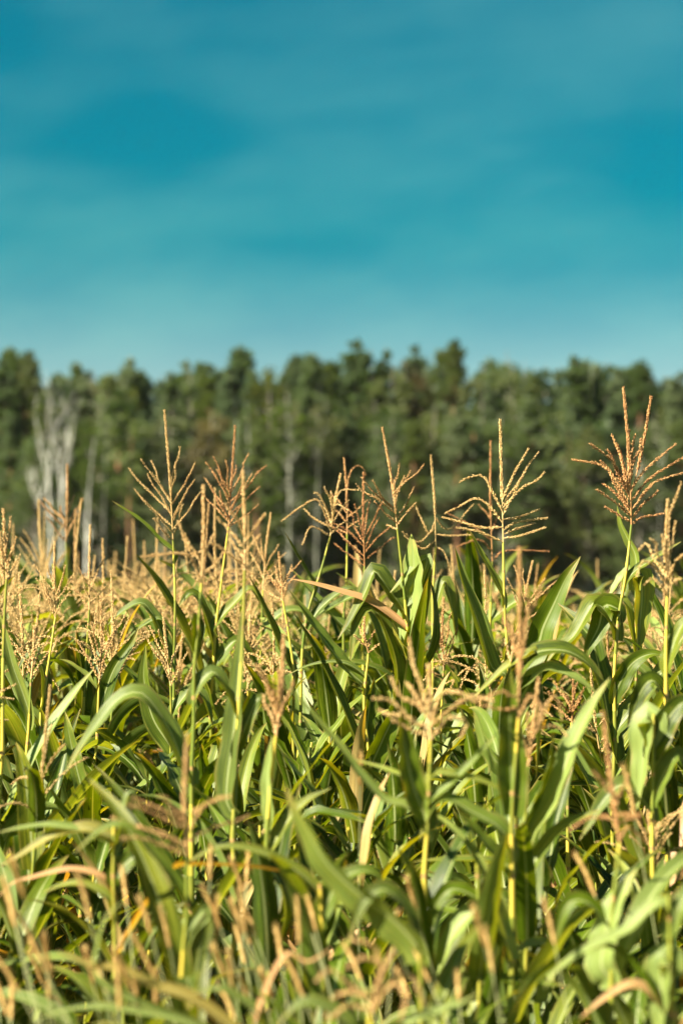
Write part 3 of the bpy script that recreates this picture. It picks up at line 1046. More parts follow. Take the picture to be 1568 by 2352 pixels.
hero('L', 5.8, [(463, 1340), (455, 1440), (443, 1560), (443, 1740)], (467, 1118), 'near corn plant with a pale blurred tassel spike between the two tall tassels',
     [[(440, 1270), (410, 1200)], [(430, 1275), (330, 1278)], (490, 1230), (430, 1240), [(490, 1300), (520, 1260)]], col=(0.15, 0))
hero('M', 5.8, [(562, 1310), (558, 1450), (545, 1700)], (558, 1084), 'near corn plant with blurred golden spike and pale branches right of the reddish tassel',
     [(610, 1180), (595, 1230), (520, 1160), (500, 1190), (600, 1270), (530, 1240), (490, 1250)], col=(0.1, 0))
hero('N', 5.0, [(1190, 1650), (1178, 1840), (1173, 2010)], (1192, 1262), 'near corn plant with a long orange-brown blurred spike right of centre',
     [[(1165, 1440), (1140, 1380), (1118, 1330)], [(1200, 1450), (1225, 1390), (1245, 1340)], [(1180, 1600), (1150, 1590), (1090, 1612), (1060, 1608)], [(1160, 1630), (1110, 1620)], [(1215, 1600), (1240, 1620), (1235, 1665)], [(1210, 1420), (1212, 1350)]], col=(0.55, 0), hgap=.2)
hero('O', 4.5, [(431, 1965), (428, 2100), (420, 2260)], (431, 1690), 'near blurred corn plant with reddish spread tassel at the lower left',
     [(310, 1835), (262, 1880), (370, 1830), (300, 1850), (285, 1925), (525, 1830), (570, 1875), (460, 1860), (340, 1905)], col=(0.45, 0.05), bow=.03)
hero('P', 5.0, [(988, 1700), (982, 1900), (977, 2062)], (985, 1530), 'near corn plant with a curled blurred tan tassel at the centre',
     [[(960, 1620), (920, 1600), (900, 1560)], [(950, 1660), (900, 1610), (860, 1604)], [(940, 1650), (890, 1640), (872, 1632)], [(1010, 1600), (1050, 1590), (1090, 1610)], [(1020, 1640), (1080, 1600), (1130, 1610)], [(950, 1590), (935, 1570)], [(1030, 1650), (1070, 1660), (1060, 1690)], [(965, 1570), (950, 1530), (940, 1470)], [(930, 1670), (905, 1655)]], col=(0.15, 0.15), thick=1.2)
hero('Q', 5.4, [(634, 1690), (617, 1850), (610, 2050)], (652, 1462), 'near corn plant with a narrow bunch of blurred pinkish upright branches left of centre',
     [(590, 1530), (612, 1560), (628, 1555), (665, 1590), (674, 1565), (605, 1600), (640, 1540)], col=(0.45, 0), thick=1.15)
hero('R', 4.6, [(1422, 1935), (1405, 2100), (1400, 2250)], (1385, 1640), 'near corn plant with crooked brown spike at the lower right',
     [(1358, 1770), (1442, 1780), [(1400, 1880), (1350, 1880), (1310, 1905)], [(1450, 1880), (1500, 1890)], [(1440, 1900), (1480, 1930)], (1470, 1870)], col=(0.75, 0), hgap=.1)
hero('S', 6.0, [(1531, 1370), (1528, 1673), (1533, 2000)], (1532, 1150), 'corn plant with a curly golden tassel at the right edge',
     [[(1505, 1290), (1485, 1250), (1468, 1262)], [(1500, 1300), (1475, 1290), (1462, 1320)], (1562, 1110), (1550, 1200), [(1550, 1290), (1575, 1270)], (1495, 1240), (1510, 1340), (1560, 1330), [(1500, 1330), (1480, 1340)], (1520, 1230)], col=(0.05, .1), bow=.1)
hero('T', 6.5, [(16, 1330), (10, 1450), (5, 1650)], (8, 1172), 'blurred golden corn tassel cut by the left edge',
     [(25, 1190), (38, 1235), (-25, 1200), (30, 1260), (-10, 1210), (45, 1280), (-30, 1260)], col=(0.2, 0))
hero('U', 8.0, [(128, 1420), (107, 1568), (90, 1700)], (126, 1246), 'corn plant with a golden bushy tassel left of the birches and a folded leaf',
     [(85, 1330), (100, 1340), (150, 1300), (170, 1320), (110, 1300), (140, 1340), [(100, 1360), (60, 1350), (30, 1375)], (80, 1300), (160, 1360)], col=(0.1, 0))
hero('V', 8.5, [(206, 1400), (196, 1560), (190, 1700)], (208, 1208), 'corn plant with thin twisted tan spike beside the single broken birch',
     [(180, 1300), (240, 1280), (225, 1310), [(180, 1360), (150, 1350)], (250, 1340), (190, 1330)], col=(0.2, 0))
hero('W', 7.5, [(228, 1570), (222, 1700), (215, 1800)], (232, 1372), 'corn plant with a brown bunched tassel among the left middle rows',
     [(200, 1440), (260, 1450), (275, 1430), (215, 1400), (250, 1480), [(190, 1490), (175, 1470)], (240, 1420), (290, 1410)], col=(0.35, 0))
hero('X', 7.8, [(392, 1575), (394, 1690), (392, 1800)], (375, 1410), 'corn plant with pale sandy tassel and yellow stalk under the leftmost upright tassel',
     [(345, 1440), (350, 1490), (420, 1460), (410, 1480), (365, 1450), (430, 1500), (340, 1470)], col=(0.0, 0.05))
hero('Y', 9.5, [(604, 1350), (600, 1450), (598, 1580)], (622, 1180), 'corn plant with a straight tan spike right of the reddish tassel',
     [(580, 1230), (575, 1270), (640, 1250), (655, 1270), (600, 1240), (560, 1300), (650, 1300)], col=(0.15, 0))
hero('Z', 8.2, [(650, 1380), (664, 1470), (674, 1600)], (640, 1270), 'corn plant with a brown bristly low tassel and a long dark strap leaf',
     [(610, 1310), (620, 1330), (670, 1300), (680, 1320), (632, 1300), (660, 1340), (600, 1350), (690, 1290)], col=(0.5, 0))
hero('AA', 6.8, [(1312, 1660), (1305, 1760), (1300, 1900)], (1316, 1560), 'corn plant with a dark brown tangled tassel low between green leaves at the right',
     [(1260, 1590), (1275, 1570), (1340, 1580), (1350, 1610), (1290, 1580), (1330, 1600), (1270, 1620), (1360, 1640), (1300, 1600), (1325, 1570)], col=(1.0, 0.1))
hero('AB', 8.2, [(1018, 1540), (1014, 1640), (1012, 1760)], (1018, 1375), 'corn plant with a narrow brown tassel below the slender spike',
     [(1000, 1400), (1035, 1410), (1050, 1440), (1005, 1430), (1040, 1470), [(1000, 1490), (985, 1470)]], col=(0.7, 0))
hero('AC', 8.6, [(1394, 1580), (1392, 1700), (1390, 1850)], (1392, 1420), 'corn plant with a narrow brown-flecked tassel between the right-hand green leaves',
     [(1375, 1480), (1410, 1470), (1420, 1500), (1380, 1510), (1405, 1530), (1365, 1500)], col=(0.45, 0))
hero('AD', 8.4, [(1196, 1430), (1190, 1560), (1188, 1700)], (1222, 1290), 'corn plant with thin leaning sandy tassel behind the long blurred spike',
     [(1180, 1300), (1165, 1330), (1250, 1330), (1240, 1360), (1270, 1380), (1200, 1310), (1288, 1330)], col=(0.2, 0))
hero('AE', 3.95, [(850, 2330), (845, 2400), (840, 2480)], (900, 2190), 'nearest corn plant with a tangled curly tan tassel at the bottom middle',
     [[(800, 2260), (760, 2230), (730, 2250)], [(820, 2280), (770, 2290), (750, 2330)], [(900, 2260), (930, 2290), (920, 2340)], [(880, 2230), (840, 2200), (800, 2220)], [(910, 2240), (950, 2250), (970, 2300)], [(800, 2310), (760, 2340)], [(870, 2200), (850, 2170), (810, 2160)]], col=(0.3, 0.1), thick=1.1)
hero('AF', 4.3, [(965, 2190), (968, 2300), (970, 2400)], None, 'near corn plant with one huge blurred diagonal leaf across the lower middle', lower=6)
hero('AG', 5.3, [(1212, 1760), (1206, 1900), (1205, 2268)], (1236, 1560), 'near corn plant with yellow stalk and a broad pale upright leaf, right of centre',
     [[(1240, 1640), (1275, 1600), (1290, 1650)], [(1230, 1680), (1280, 1670), (1300, 1690)], [(1200, 1690), (1170, 1660)], (1260, 1620), (1210, 1640)], col=(0.35, 0))
hero('AH', 4.3, [(1534, 2050), (1540, 2200), (1545, 2330)], None, 'near corn plant at the bottom right corner with wide pale hanging leaves', lower=6)
hero('AI', 5.0, [(262, 1900), (262, 2010), (262, 2150)], None, 'near corn plant with pale leaves arching flat to the left edge', lower=6)
hero('AJ', 4.15, [(575, 2330), (585, 2420), (590, 2500)], None, 'nearest corn plant with brown-tipped leaves sweeping over the bottom left', lower=6)
hero('AK', 4.8, [(735, 2030), (738, 2150), (740, 2300)], None, 'near corn plant with a narrow horizontal leaf pointing left under the reddish tassel', lower=6)
hero('AM', 7.2, [(846, 1500), (836, 1620), (850, 1780)], (836, 1420), 'corn plant of long dark crossing strap leaves at the centre of the field',
     [(815, 1460), (860, 1450), (825, 1440), (850, 1470), (870, 1480)], col=(0.5, 0))
hero('AN', 7.0, [(72, 1560), (66, 1700), (60, 1810)], (80, 1440), 'corn plant with a straight pale leaf standing up at the left edge',
     [(60, 1470), (100, 1480), (50, 1490), (95, 1460), (110, 1500)], col=(0.1, 0))
hero('AO', 7.6, [(1461, 1300), (1459, 1400), (1462, 1560)], None, 'corn plant of broad sunlit yellow-green leaves just right of the tallest plant', lower=6)
hero('AP', 6.2, [(1172, 1520), (1180, 1700), (1182, 1850)], (1176, 1440), 'corn plant with arching green leaves behind the long blurred spike', [(1160, 1470), (1195, 1470), (1185, 1455)], col=(.3, 0))
hero('AQ', 5.6, [(1500, 1640), (1498, 1800), (1495, 1980)], None, 'corn plant with a pale broad hanging leaf in front of the right edge', lower=6)
hero('AR', 5.0, [(1095, 1985), (1098, 2100), (1100, 2250)], None, 'low near corn plant with striped drooping pale leaf right of the bottom middle', lower=6)

# --- leaves, from the stalk to the tip
hleaf('A', [(402, 1268), (370, 1242), (325, 1196), (257, 1150)], 15, nx=.5)
hleaf('A', [(390, 1505), (373, 1452), (348, 1402), (323, 1382), (282, 1402), (247, 1436)], 27, pale=.35)
hleaf('A', [(396, 1455), (368, 1420), (328, 1437), (287, 1472)], 11)
hleaf('C', [(930, 1470), (937, 1400), (948, 1310), (944, 1226)], 80, pale=.95, face=1.2, side=1, fold=.12, clasp=.8)
hleaf('C', [(952, 1360), (978, 1300), (978, 1278), (950, 1302), (920, 1335), (888, 1370)], 26, pale=.6)
hleaf('C', [(940, 1480), (962, 1420), (980, 1340), (992, 1290)], 30, nx=.9, pale=.0)
hleaf('C', [(925, 1395), (885, 1338), (858, 1308), (836, 1358), (806, 1420), (775, 1470)], 40, yel=.15, nx=-.1)
hleaf('C', [(940, 1450), (913, 1424), (860, 1385), (788, 1359), (723, 1341), (660, 1328)], 20, dry=1.0, label='orange dried leaf')
hleaf('C', [(948, 1600), (978, 1570), (950, 1519), (920, 1481), (900, 1439)], 28, yel=.9, pale=.3, side=1)
hleaf('J', [(724, 1345), (705, 1312), (680, 1270), (654, 1222)], 14, nx=.5)
hleaf('I', [(833, 1470), (788, 1434), (750, 1394), (708, 1349), (668, 1306)], 23, pale=.5, yel=.1)
hleaf('I', [(832, 1375), (815, 1366), (763, 1391), (715, 1419), (680, 1450)], 17, pale=.3)
hleaf('C', [(930, 1690), (918, 1600), (913, 1519), (893, 1456), (866, 1402), (838, 1395), (815, 1444), (804, 1523)], 46, pale=.15, nx=.25)
hleaf('Z', [(676, 1550), (645, 1485), (615, 1412), (572, 1322)], 32, nx=.9, pale=0)
hleaf('AM', [(836, 1570), (813, 1549), (775, 1506), (738, 1456), (693, 1394), (663, 1354)], 34, pale=.25, nx=.2)
hleaf('AM', [(845, 1760), (813, 1681), (788, 1619), (763, 1564), (738, 1514), (700, 1449), (670, 1401)], 33, nx=.7, pale=.1)
hleaf('AM', [(845, 1560), (800, 1524), (750, 1520), (700, 1531), (660, 1551)], 11, pale=.3)
hleaf('AM', [(842, 1700), (848, 1630), (860, 1556)], 30, nx=1.0, pale=0)
hleaf('AF', [(962, 2190), (900, 2120), (820, 2058), (746, 1985), (700, 1905), (652, 1800)], 74, pale=.4, yel=.25, nx=-.2, clasp=.8)
hleaf('AF', [(960, 2160), (930, 2080), (880, 2040), (830, 2080), (800, 2160)], 40, pale=.1, nx=.4)
hleaf('P', [(985, 1830), (930, 1785), (881, 1765), (806, 1742)], 18, pale=.3, yel=.4, depth=.2)
hleaf('P', [(982, 1905), (935, 1850), (881, 1833), (821, 1768), (781, 1713), (693, 1611), (653, 1571)], 22, pale=.6, yel=.2)
hleaf('P', [(980, 1790), (1007, 1773), (1092, 1788), (1198, 1833)], 18, yel=.5, pale=.3)
hleaf('P', [(982, 1840), (1040, 1790), (1095, 1735), (1142, 1683)], 20, pale=.2, nx=.3)
hleaf('P', [(978, 2060), (955, 2035), (932, 1982), (910, 1945)], 42, pale=.15, nx=.8, label='dark blue-green leaf')
hleaf('D', [(1162, 1545), (1132, 1530), (1100, 1425), (1066, 1335), (1044, 1258)], 38, pale=.35, nx=-.1, fold=.3)
hleaf('D', [(1156, 1370), (1135, 1325), (1105, 1270), (1075, 1214)], 19, yel=.3, pale=.3)
hleaf('D', [(1162, 1500), (1190, 1440), (1195, 1380), (1170, 1350)], 46, yel=.2, pale=.1, nx=.6)
hleaf('D', [(1200, 1540), (1234, 1481), (1246, 1440), (1271, 1386), (1301, 1323), (1332, 1278)], 52, pale=.0, nx=.55, yel=.05)
hleaf('F', [(1416, 1445), (1396, 1405), (1366, 1380), (1345, 1405), (1314, 1460), (1281, 1486), (1251, 1528)], 42, yel=.25, pale=.1, nx=-.1)
hleaf('F', [(1425, 1400), (1390, 1388), (1374, 1440), (1350, 1488), (1345, 1520)], 46, nx=.7, pale=0)
hleaf('F', [(1437, 1333), (1459, 1308), (1501, 1281), (1563, 1244)], 19, yel=.25, pale=.15)
hleaf('AO', [(1459, 1310), (1456, 1272), (1438, 1235), (1424, 1205), (1416, 1162)], 21, yel=.25, pale=.35, side=1)
hleaf('AO', [(1460, 1320), (1440, 1312), (1415, 1340), (1394, 1380)], 28, pale=.8)
hleaf('AO', [(1462, 1330), (1470, 1312), (1476, 1360), (1470, 1440), (1466, 1510)], 46, yel=.5, pale=.5, nx=-.3)
hleaf('AO', [(1462, 1500), (1440, 1390), (1410, 1372), (1385, 1385), (1365, 1400)], 26, yel=.4, pale=.5)
hleaf('F', [(1414, 1590), (1451, 1523), (1501, 1500), (1545, 1520)], 36, nx=.8, pale=0)
hleaf('F', [(1410, 1680), (1440, 1640), (1513, 1548), (1548, 1490), (1590, 1430)], 44, yel=.2, pale=.25, side=1)
hleaf('F', [(1407, 1780), (1476, 1712), (1524, 1680)], 20, pale=.4)
hleaf('AP', [(1178, 1560), (1220, 1500), (1289, 1490), (1338, 1511), (1371, 1548), (1392, 1590)], 42, yel=.1, pale=.1, nx=.15)
hleaf('AP', [(1180, 1590), (1249, 1533), (1289, 1541), (1326, 1558), (1370, 1592)], 36, pale=.75)
hleaf('AP', [(1176, 1545), (1233, 1492), (1172, 1522), (1122, 1567), (1082, 1607)], 22, yel=.6, pale=.4, join=False)
hleaf('AP', [(1180, 1640), (1228, 1560), (1235, 1650), (1230, 1790)], 40, nx=1.0, pale=0)
hleaf('AP', [(1180, 1800), (1127, 1738), (1105, 1690), (1087, 1632)], 36, pale=.5, nx=-.1)
hleaf('AG', [(1207, 1930), (1225, 1890), (1262, 1830), (1306, 1723), (1331, 1668), (1363, 1611), (1400, 1556)], 58, pale=.85, face=1.1)
hleaf('AG', [(1206, 2010), (1250, 1940), (1300, 1890), (1380, 1860)], 34, pale=.3, yel=.2)
hleaf('N', [(1180, 1850), (1176, 1800), (1172, 1700), (1170, 1600), (1172, 1540)], 60, nx=.75, pale=0, face=1.0, side=1)
hleaf('N', [(1176, 1960), (1150, 1900), (1082, 1860), (1020, 1830), (980, 1870), (965, 1930)], 36, pale=.3)
hleaf('N', [(1176, 1990), (1152, 1975), (1082, 1895), (1042, 1852)], 36, pale=.15, nx=.3)
hleaf('AQ', [(1500, 1690), (1488, 1640), (1476, 1673), (1471, 1750), (1462, 1860)], 62, pale=.9, face=1.0)
hleaf('AQ', [(1500, 1720), (1540, 1640), (1580, 1610), (1610, 1660)], 50, nx=.6, pale=0)
hleaf('AQ', [(1498, 1830), (1530, 1760), (1560, 1730), (1585, 1800)], 44, pale=.2)
hleaf('AQ', [(1497, 1860), (1440, 1800), (1390, 1830), (1330, 1930)], 40, pale=.3, nx=.3)
hleaf('S', [(1530, 1520), (1555, 1450), (1580, 1420), (1600, 1450)], 34, yel=.3)
hleaf('S', [(1529, 1600), (1500, 1560), (1470, 1590), (1440, 1670)], 40, nx=.7, pale=0)
hleaf('AN', [(70, 1650), (55, 1598), (30, 1528), (10, 1450), (-10, 1390)], 23, yel=.3, pale=.6, nx=-.3)
hleaf('U', [(106, 1612), (106, 1568), (96, 1523), (77, 1502), (56, 1513), (40, 1545)], 27, pale=.2, nx=.1)
hleaf('U', [(98, 1700), (88, 1650), (62, 1628), (20, 1649), (-5, 1692)], 24, pale=.4)
hleaf('U', [(95, 1780), (108, 1714), (81, 1674), (50, 1684), (0, 1728)], 26, pale=.4, join=False)
hleaf('V', [(190, 1680), (193, 1588), (187, 1513), (176, 1450)], 50, pale=.0, nx=.3, face=1.1)
hleaf('V', [(196, 1560), (230, 1500), (260, 1520), (280, 1580)], 26, pale=.3)
hleaf('L', [(443, 1775), (426, 1760), (398, 1689), (363, 1628), (323, 1588), (272, 1603), (217, 1669), (176, 1729), (150, 1778)], 42, pale=.35, nx=.12, fold=.15)
hleaf('L', [(452, 1470), (455, 1412), (463, 1450), (455, 1500), (443, 1532)], 24, nx=1, pale=0)
hleaf('L', [(443, 1590), (490, 1540), (530, 1600), (560, 1690)], 30, pale=.3, nx=.3)
hleaf('B', [(487, 1700), (514, 1679), (479, 1588), (443, 1518)], 30, pale=.3, yel=.2)
hleaf('B', [(490, 1530), (540, 1470), (575, 1500), (600, 1560)], 26, pale=.1, nx=.4)
hleaf('M', [(520, 1850), (519, 1790), (534, 1679), (544, 1563), (552, 1470), (556, 1400)], 46, pale=.3, yel=.1, face=1.0)
hleaf('M', [(545, 1720), (575, 1640), (600, 1600), (640, 1660)], 30, nx=.5)
hleaf('W', [(224, 1700), (186, 1729), (227, 1790), (262, 1835)], 27, nx=.5, pale=0, join=False)
hleaf('W', [(222, 1740), (165, 1720), (150, 1790), (152, 1950)], 36, nx=.8, pale=0)
hleaf('X', [(393, 1640), (440, 1580), (470, 1600), (490, 1670)], 26, pale=.3)
hleaf('Q', [(618, 1880), (612, 1800), (618, 1740), (626, 1690)], 30, pale=.9, face=1.2)
hleaf('Q', [(614, 1960), (655, 1890), (700, 1840), (760, 1810)], 30, yel=.4, pale=.3)
hleaf('Q', [(612, 2000), (640, 2010), (660, 2090), (640, 2180)], 54, nx=.8, pale=0)
hleaf('O', [(428, 2060), (380, 1990), (300, 1900), (240, 1900), (170, 1960)], 26, pale=.15, nx=.2)
hleaf('O', [(425, 2140), (470, 2080), (475, 2110), (440, 2150), (413, 2245)], 22, pale=.6, join=False)
hleaf('AI', [(262, 1925), (217, 1902), (176, 1902), (111, 1922), (50, 1962), (0, 1990)], 28, pale=.35, yel=.45, dry=.25)
hleaf('AI', [(262, 1940), (210, 1910), (130, 1895), (60, 1899), (-10, 1914)], 22, pale=.6)
hleaf('AI', [(262, 1965), (290, 1880), (302, 1816), (282, 1857), (268, 1947)], 22, pale=.5, join=False)
hleaf('AI', [(262, 2050), (230, 2010), (160, 1995), (81, 2013), (30, 2028), (-5, 2062)], 15, dry=1.0, label='withered brown leaf')
hleaf('AI', [(262, 2010), (320, 1960), (360, 1980), (400, 2070)], 36, nx=.6, pale=0)
hleaf('AI', [(262, 2100), (250, 2060), (200, 2030), (150, 2030), (100, 2050)], 22, yel=.5, pale=.4)
hleaf('AK', [(735, 2050), (696, 2008), (630, 1967), (564, 1947), (504, 1945), (454, 1967), (416, 1996)], 24, yel=.35, pale=.2)
hleaf('AK', [(738, 2110), (780, 2020), (850, 2000), (900, 2060)], 36, pale=.1, nx=.4)
hleaf('AJ', [(580, 2400), (504, 2335), (428, 2285), (353, 2260), (272, 2224), (202, 2212), (131, 2184)], 30, yel=.5, pale=.1, dry=.35)
hleaf('AJ', [(582, 2440), (440, 2350), (282, 2318), (227, 2312), (151, 2320), (70, 2348)], 27, pale=.55)
hleaf('AJ', [(590, 2400), (605, 2335), (529, 2278), (494, 2270), (440, 2282)], 24, pale=.35, join=False)
hleaf('AJ', [(582, 2350), (620, 2250), (660, 2190), (706, 2209), (760, 2178)], 13, dry=1.0, label='curled brown dead leaf')
hleaf('AJ', [(575, 2400), (400, 2330), (230, 2250), (225, 2169), (247, 2103), (290, 2064)], 24, pale=.7, join=False)
hleaf('AE', [(845, 2420), (780, 2330), (700, 2300), (640, 2350)], 40, pale=.3)
hleaf('AE', [(848, 2400), (930, 2350), (1057, 2303), (1100, 2282)], 30, pale=.6)
hleaf('AR', [(1096, 2100), (1134, 2076), (1102, 2082), (1067, 2107), (1032, 2152), (1007, 2218), (982, 2286)], 50, pale=.9, face=1.1, join=False, label='pale striped drooping leaf')
hleaf('AR', [(1098, 2250), (1150, 2246), (1208, 2253), (1308, 2265)], 24, pale=0, nx=.5)
hleaf('AR', [(1096, 2060), (1040, 2040), (1000, 2080), (985, 2150)], 34, nx=.7, pale=0)
hleaf('AG', [(1206, 2220), (1228, 2280), (1245, 2220), (1290, 2130)], 62, pale=.8, face=1.1, join=False)
hleaf('AG', [(1205, 2120), (1160, 2060), (1130, 2080), (1110, 2160)], 36, pale=.1, nx=.4)
hleaf('R', [(1400, 2250), (1378, 2220), (1385, 2160), (1400, 2095), (1430, 2040), (1462, 1995)], 70, pale=.9, face=1.2, fold=.1)
hleaf('R', [(1404, 2130), (1350, 2070), (1300, 2080), (1270, 2170)], 40, nx=.6, pale=0)
hleaf('AH', [(1540, 2090), (1509, 2072), (1434, 2137), (1358, 2173), (1283, 2223), (1246, 2276)], 32, pale=.75, yel=.1)
hleaf('AH', [(1540, 2220), (1525, 2190), (1514, 2230), (1514, 2300), (1510, 2400)], 64, pale=.7, face=1.1)
hleaf('AH', [(1538, 2130), (1570, 2060), (1600, 2040), (1640, 2080)], 46, pale=.3)
hleaf('AH', [(1545, 2330), (1460, 2260), (1390, 2290), (1330, 2340)], 24, dry=.8, pale=.2, label='dry tan leaf')

hleaf('AM', [(850, 1770), (880, 1700), (905, 1640), (915, 1560)], 44, nx=1.0, pale=0)
hleaf('P', [(980, 1880), (950, 1800), (930, 1700), (925, 1620)], 56, nx=1.0, pale=0, face=.9)
hleaf('AG', [(1206, 1900), (1240, 1820), (1262, 1750), (1270, 1680)], 50, nx=1.0, pale=0)
hleaf('C', [(940, 1560), (985, 1500), (1000, 1420), (988, 1330)], 40, nx=.9, pale=0)
hleaf('G', [(995, 1400), (1020, 1330), (1040, 1400), (1048, 1470)], 30, yel=.3, pale=.3)
hleaf('E', [(1127, 1420), (1180, 1380), (1212, 1370), (1222, 1440)], 40, yel=.2, pale=.1)
hleaf('B', [(492, 1480), (470, 1400), (440, 1360), (405, 1400)], 30, nx=.4, pale=.05)
hleaf('B', [(488, 1440), (540, 1380), (575, 1350), (600, 1390)], 26, pale=.2, yel=.3)
hleaf('J', [(705, 1440), (740, 1390), (800, 1350), (840, 1372)], 22, pale=.2)
hleaf('K', [(154, 1400), (120, 1350), (85, 1330), (40, 1370)], 24, pale=.2)
hleaf('K', [(154, 1380), (185, 1330), (215, 1345)], 22, nx=.5, pale=0)
hleaf('W', [(226, 1640), (260, 1540), (300, 1480), (320, 1440)], 34, nx=.6, pale=0)
hleaf('X', [(393, 1720), (350, 1650), (330, 1560), (335, 1480)], 38, nx=.4, pale=.1)
hleaf('Y', [(600, 1460), (640, 1410), (690, 1400), (730, 1440)], 22, pale=.3)

# ================================================================== THE ROWS BETWEEN THEM
def filler_proto(style, seed, height=1.36, tassel=True):
    rr = random.Random(seed)
    nb, spread, droop = STYLES[style]
    root = empty('corn_plant', (0, 0, 0), 'corn plant', 'corn plant')
    bend = Vector((rr.uniform(-.05, .05), rr.uniform(-.05, .05), 0))
    def axis(z):
        f = z / height
        return Vector((bend.x * f * f, bend.y * f * f, z))
    mb = MB(); stalk_into(mb, [axis(height * k / 5) for k in range(6)], .0105, .0036, 7)
    link('stalk', mb.mesh('corn_stalk', M_STALK), root)
    az = rr.uniform(0, 6.28)
    nl = rr.choice((12, 13, 14)) if tassel else rr.choice((15, 16, 17))
    for k in range(nl):
        z = 0.15 + (height - 0.20) * (k / (nl - 1)) ** .8 + rr.uniform(-.03, .03)
        az += PI + rr.uniform(-.55, .55)
        up = k / (nl - 1)
        ps, nor = free_leaf(axis(z), az, rr.uniform(.48, .80) * (1 - (.50 if tassel else .3) * up), rr.uniform(.14, .62), rr.choice((rr.uniform(.2, .9), rr.uniform(.8, 2.4))), rr, 16)
        mb = MB(); leaf_into(mb, ps, rr.uniform(.048, .085), nor, 0, 5, fold=rr.uniform(.1, .35), ripple=rr.uniform(.03, .14), seed=seed * 77 + k)
        link('leaf', mb.mesh('corn_leaf', M_LEAF), root, leaf_colour(rr, z))
    if not tassel: return root
    mb = MB()
    random_tassel_into(mb, axis(height), rr.uniform(.34, .47), nb, spread, droop, rr, .9, lean=(rr.uniform(-.04, .04), rr.uniform(-.04, .04)))
    link('tassel', mb.mesh('corn_tassel', M_TASSEL), root, (rr.choice((.0, .1, .2, .5)), rr.uniform(0, .25), .5))
    return root


KINDS = [('upright', 301), ('brush', 302), ('drooping', 303), ('thin', 304), ('narrow', 305), ('brush', 306), ('drooping', 307), ('upright', 308), ('brush', 309), ('drooping', 310)]
WORDS = {'upright': 'stiff upright tassel', 'brush': 'brush-like tan tassel', 'drooping': 'drooping golden tassel', 'thin': 'sparse thin tassel', 'narrow': 'narrow closed tassel'}
KINDS += [('leafy', 401 + k) for k in range(6)]
WORDS['leafy'] = 'broad arching leaves'
protos = [filler_proto(s if s != 'leafy' else 'thin', sd, 1.36 if s != 'leafy' else 1.5, s != 'leafy') for s, sd in KINDS]
kids = kids_of()

half = lambda d: 0.1417 * d + 0.32
TIP = ([4.4, 5.2, 6.3, 7.5, 9.0, 12, 16, 24, 40, 150], [1.10, 1.30, 1.50, 1.66, 1.82, 1.92, 1.88, 1.74, 1.60, 1.52])
rp = random.Random(77)
cells = []
row = 0
y = 4.75
while y < 16.5:
    xs = np.arange(-half(y) - 1.9, half(y) + 1.9, 0.36 if y < 7.5 else 0.44)
    for x in xs:
        cells.append((float(x) + (0.22 if row % 2 else 0) + rp.uniform(-.11, .11), y + rp.uniform(-.12, .12)))
    y += 0.345
    row += 1
near_stuff, chosen = [], []
for x, y in cells:
    if y < 4.55: continue
    if abs(x) > half(y):
        near_stuff.append((x, y)); continue
    if any((x - hx) ** 2 + (y - hy) ** 2 < .13 ** 2 for hx, hy in HERO_POS): continue
    chosen.append((x, y))
chosen.sort(key=lambda q: q[1])
N_IND = 300 - len(HERO_POS)
rest = chosen[N_IND:]
chosen = chosen[:N_IND]
D_IND = chosen[-1][1]
print('individual corn plants', len(HERO_POS) + len(chosen), 'out to', round(D_IND, 2), 'm')

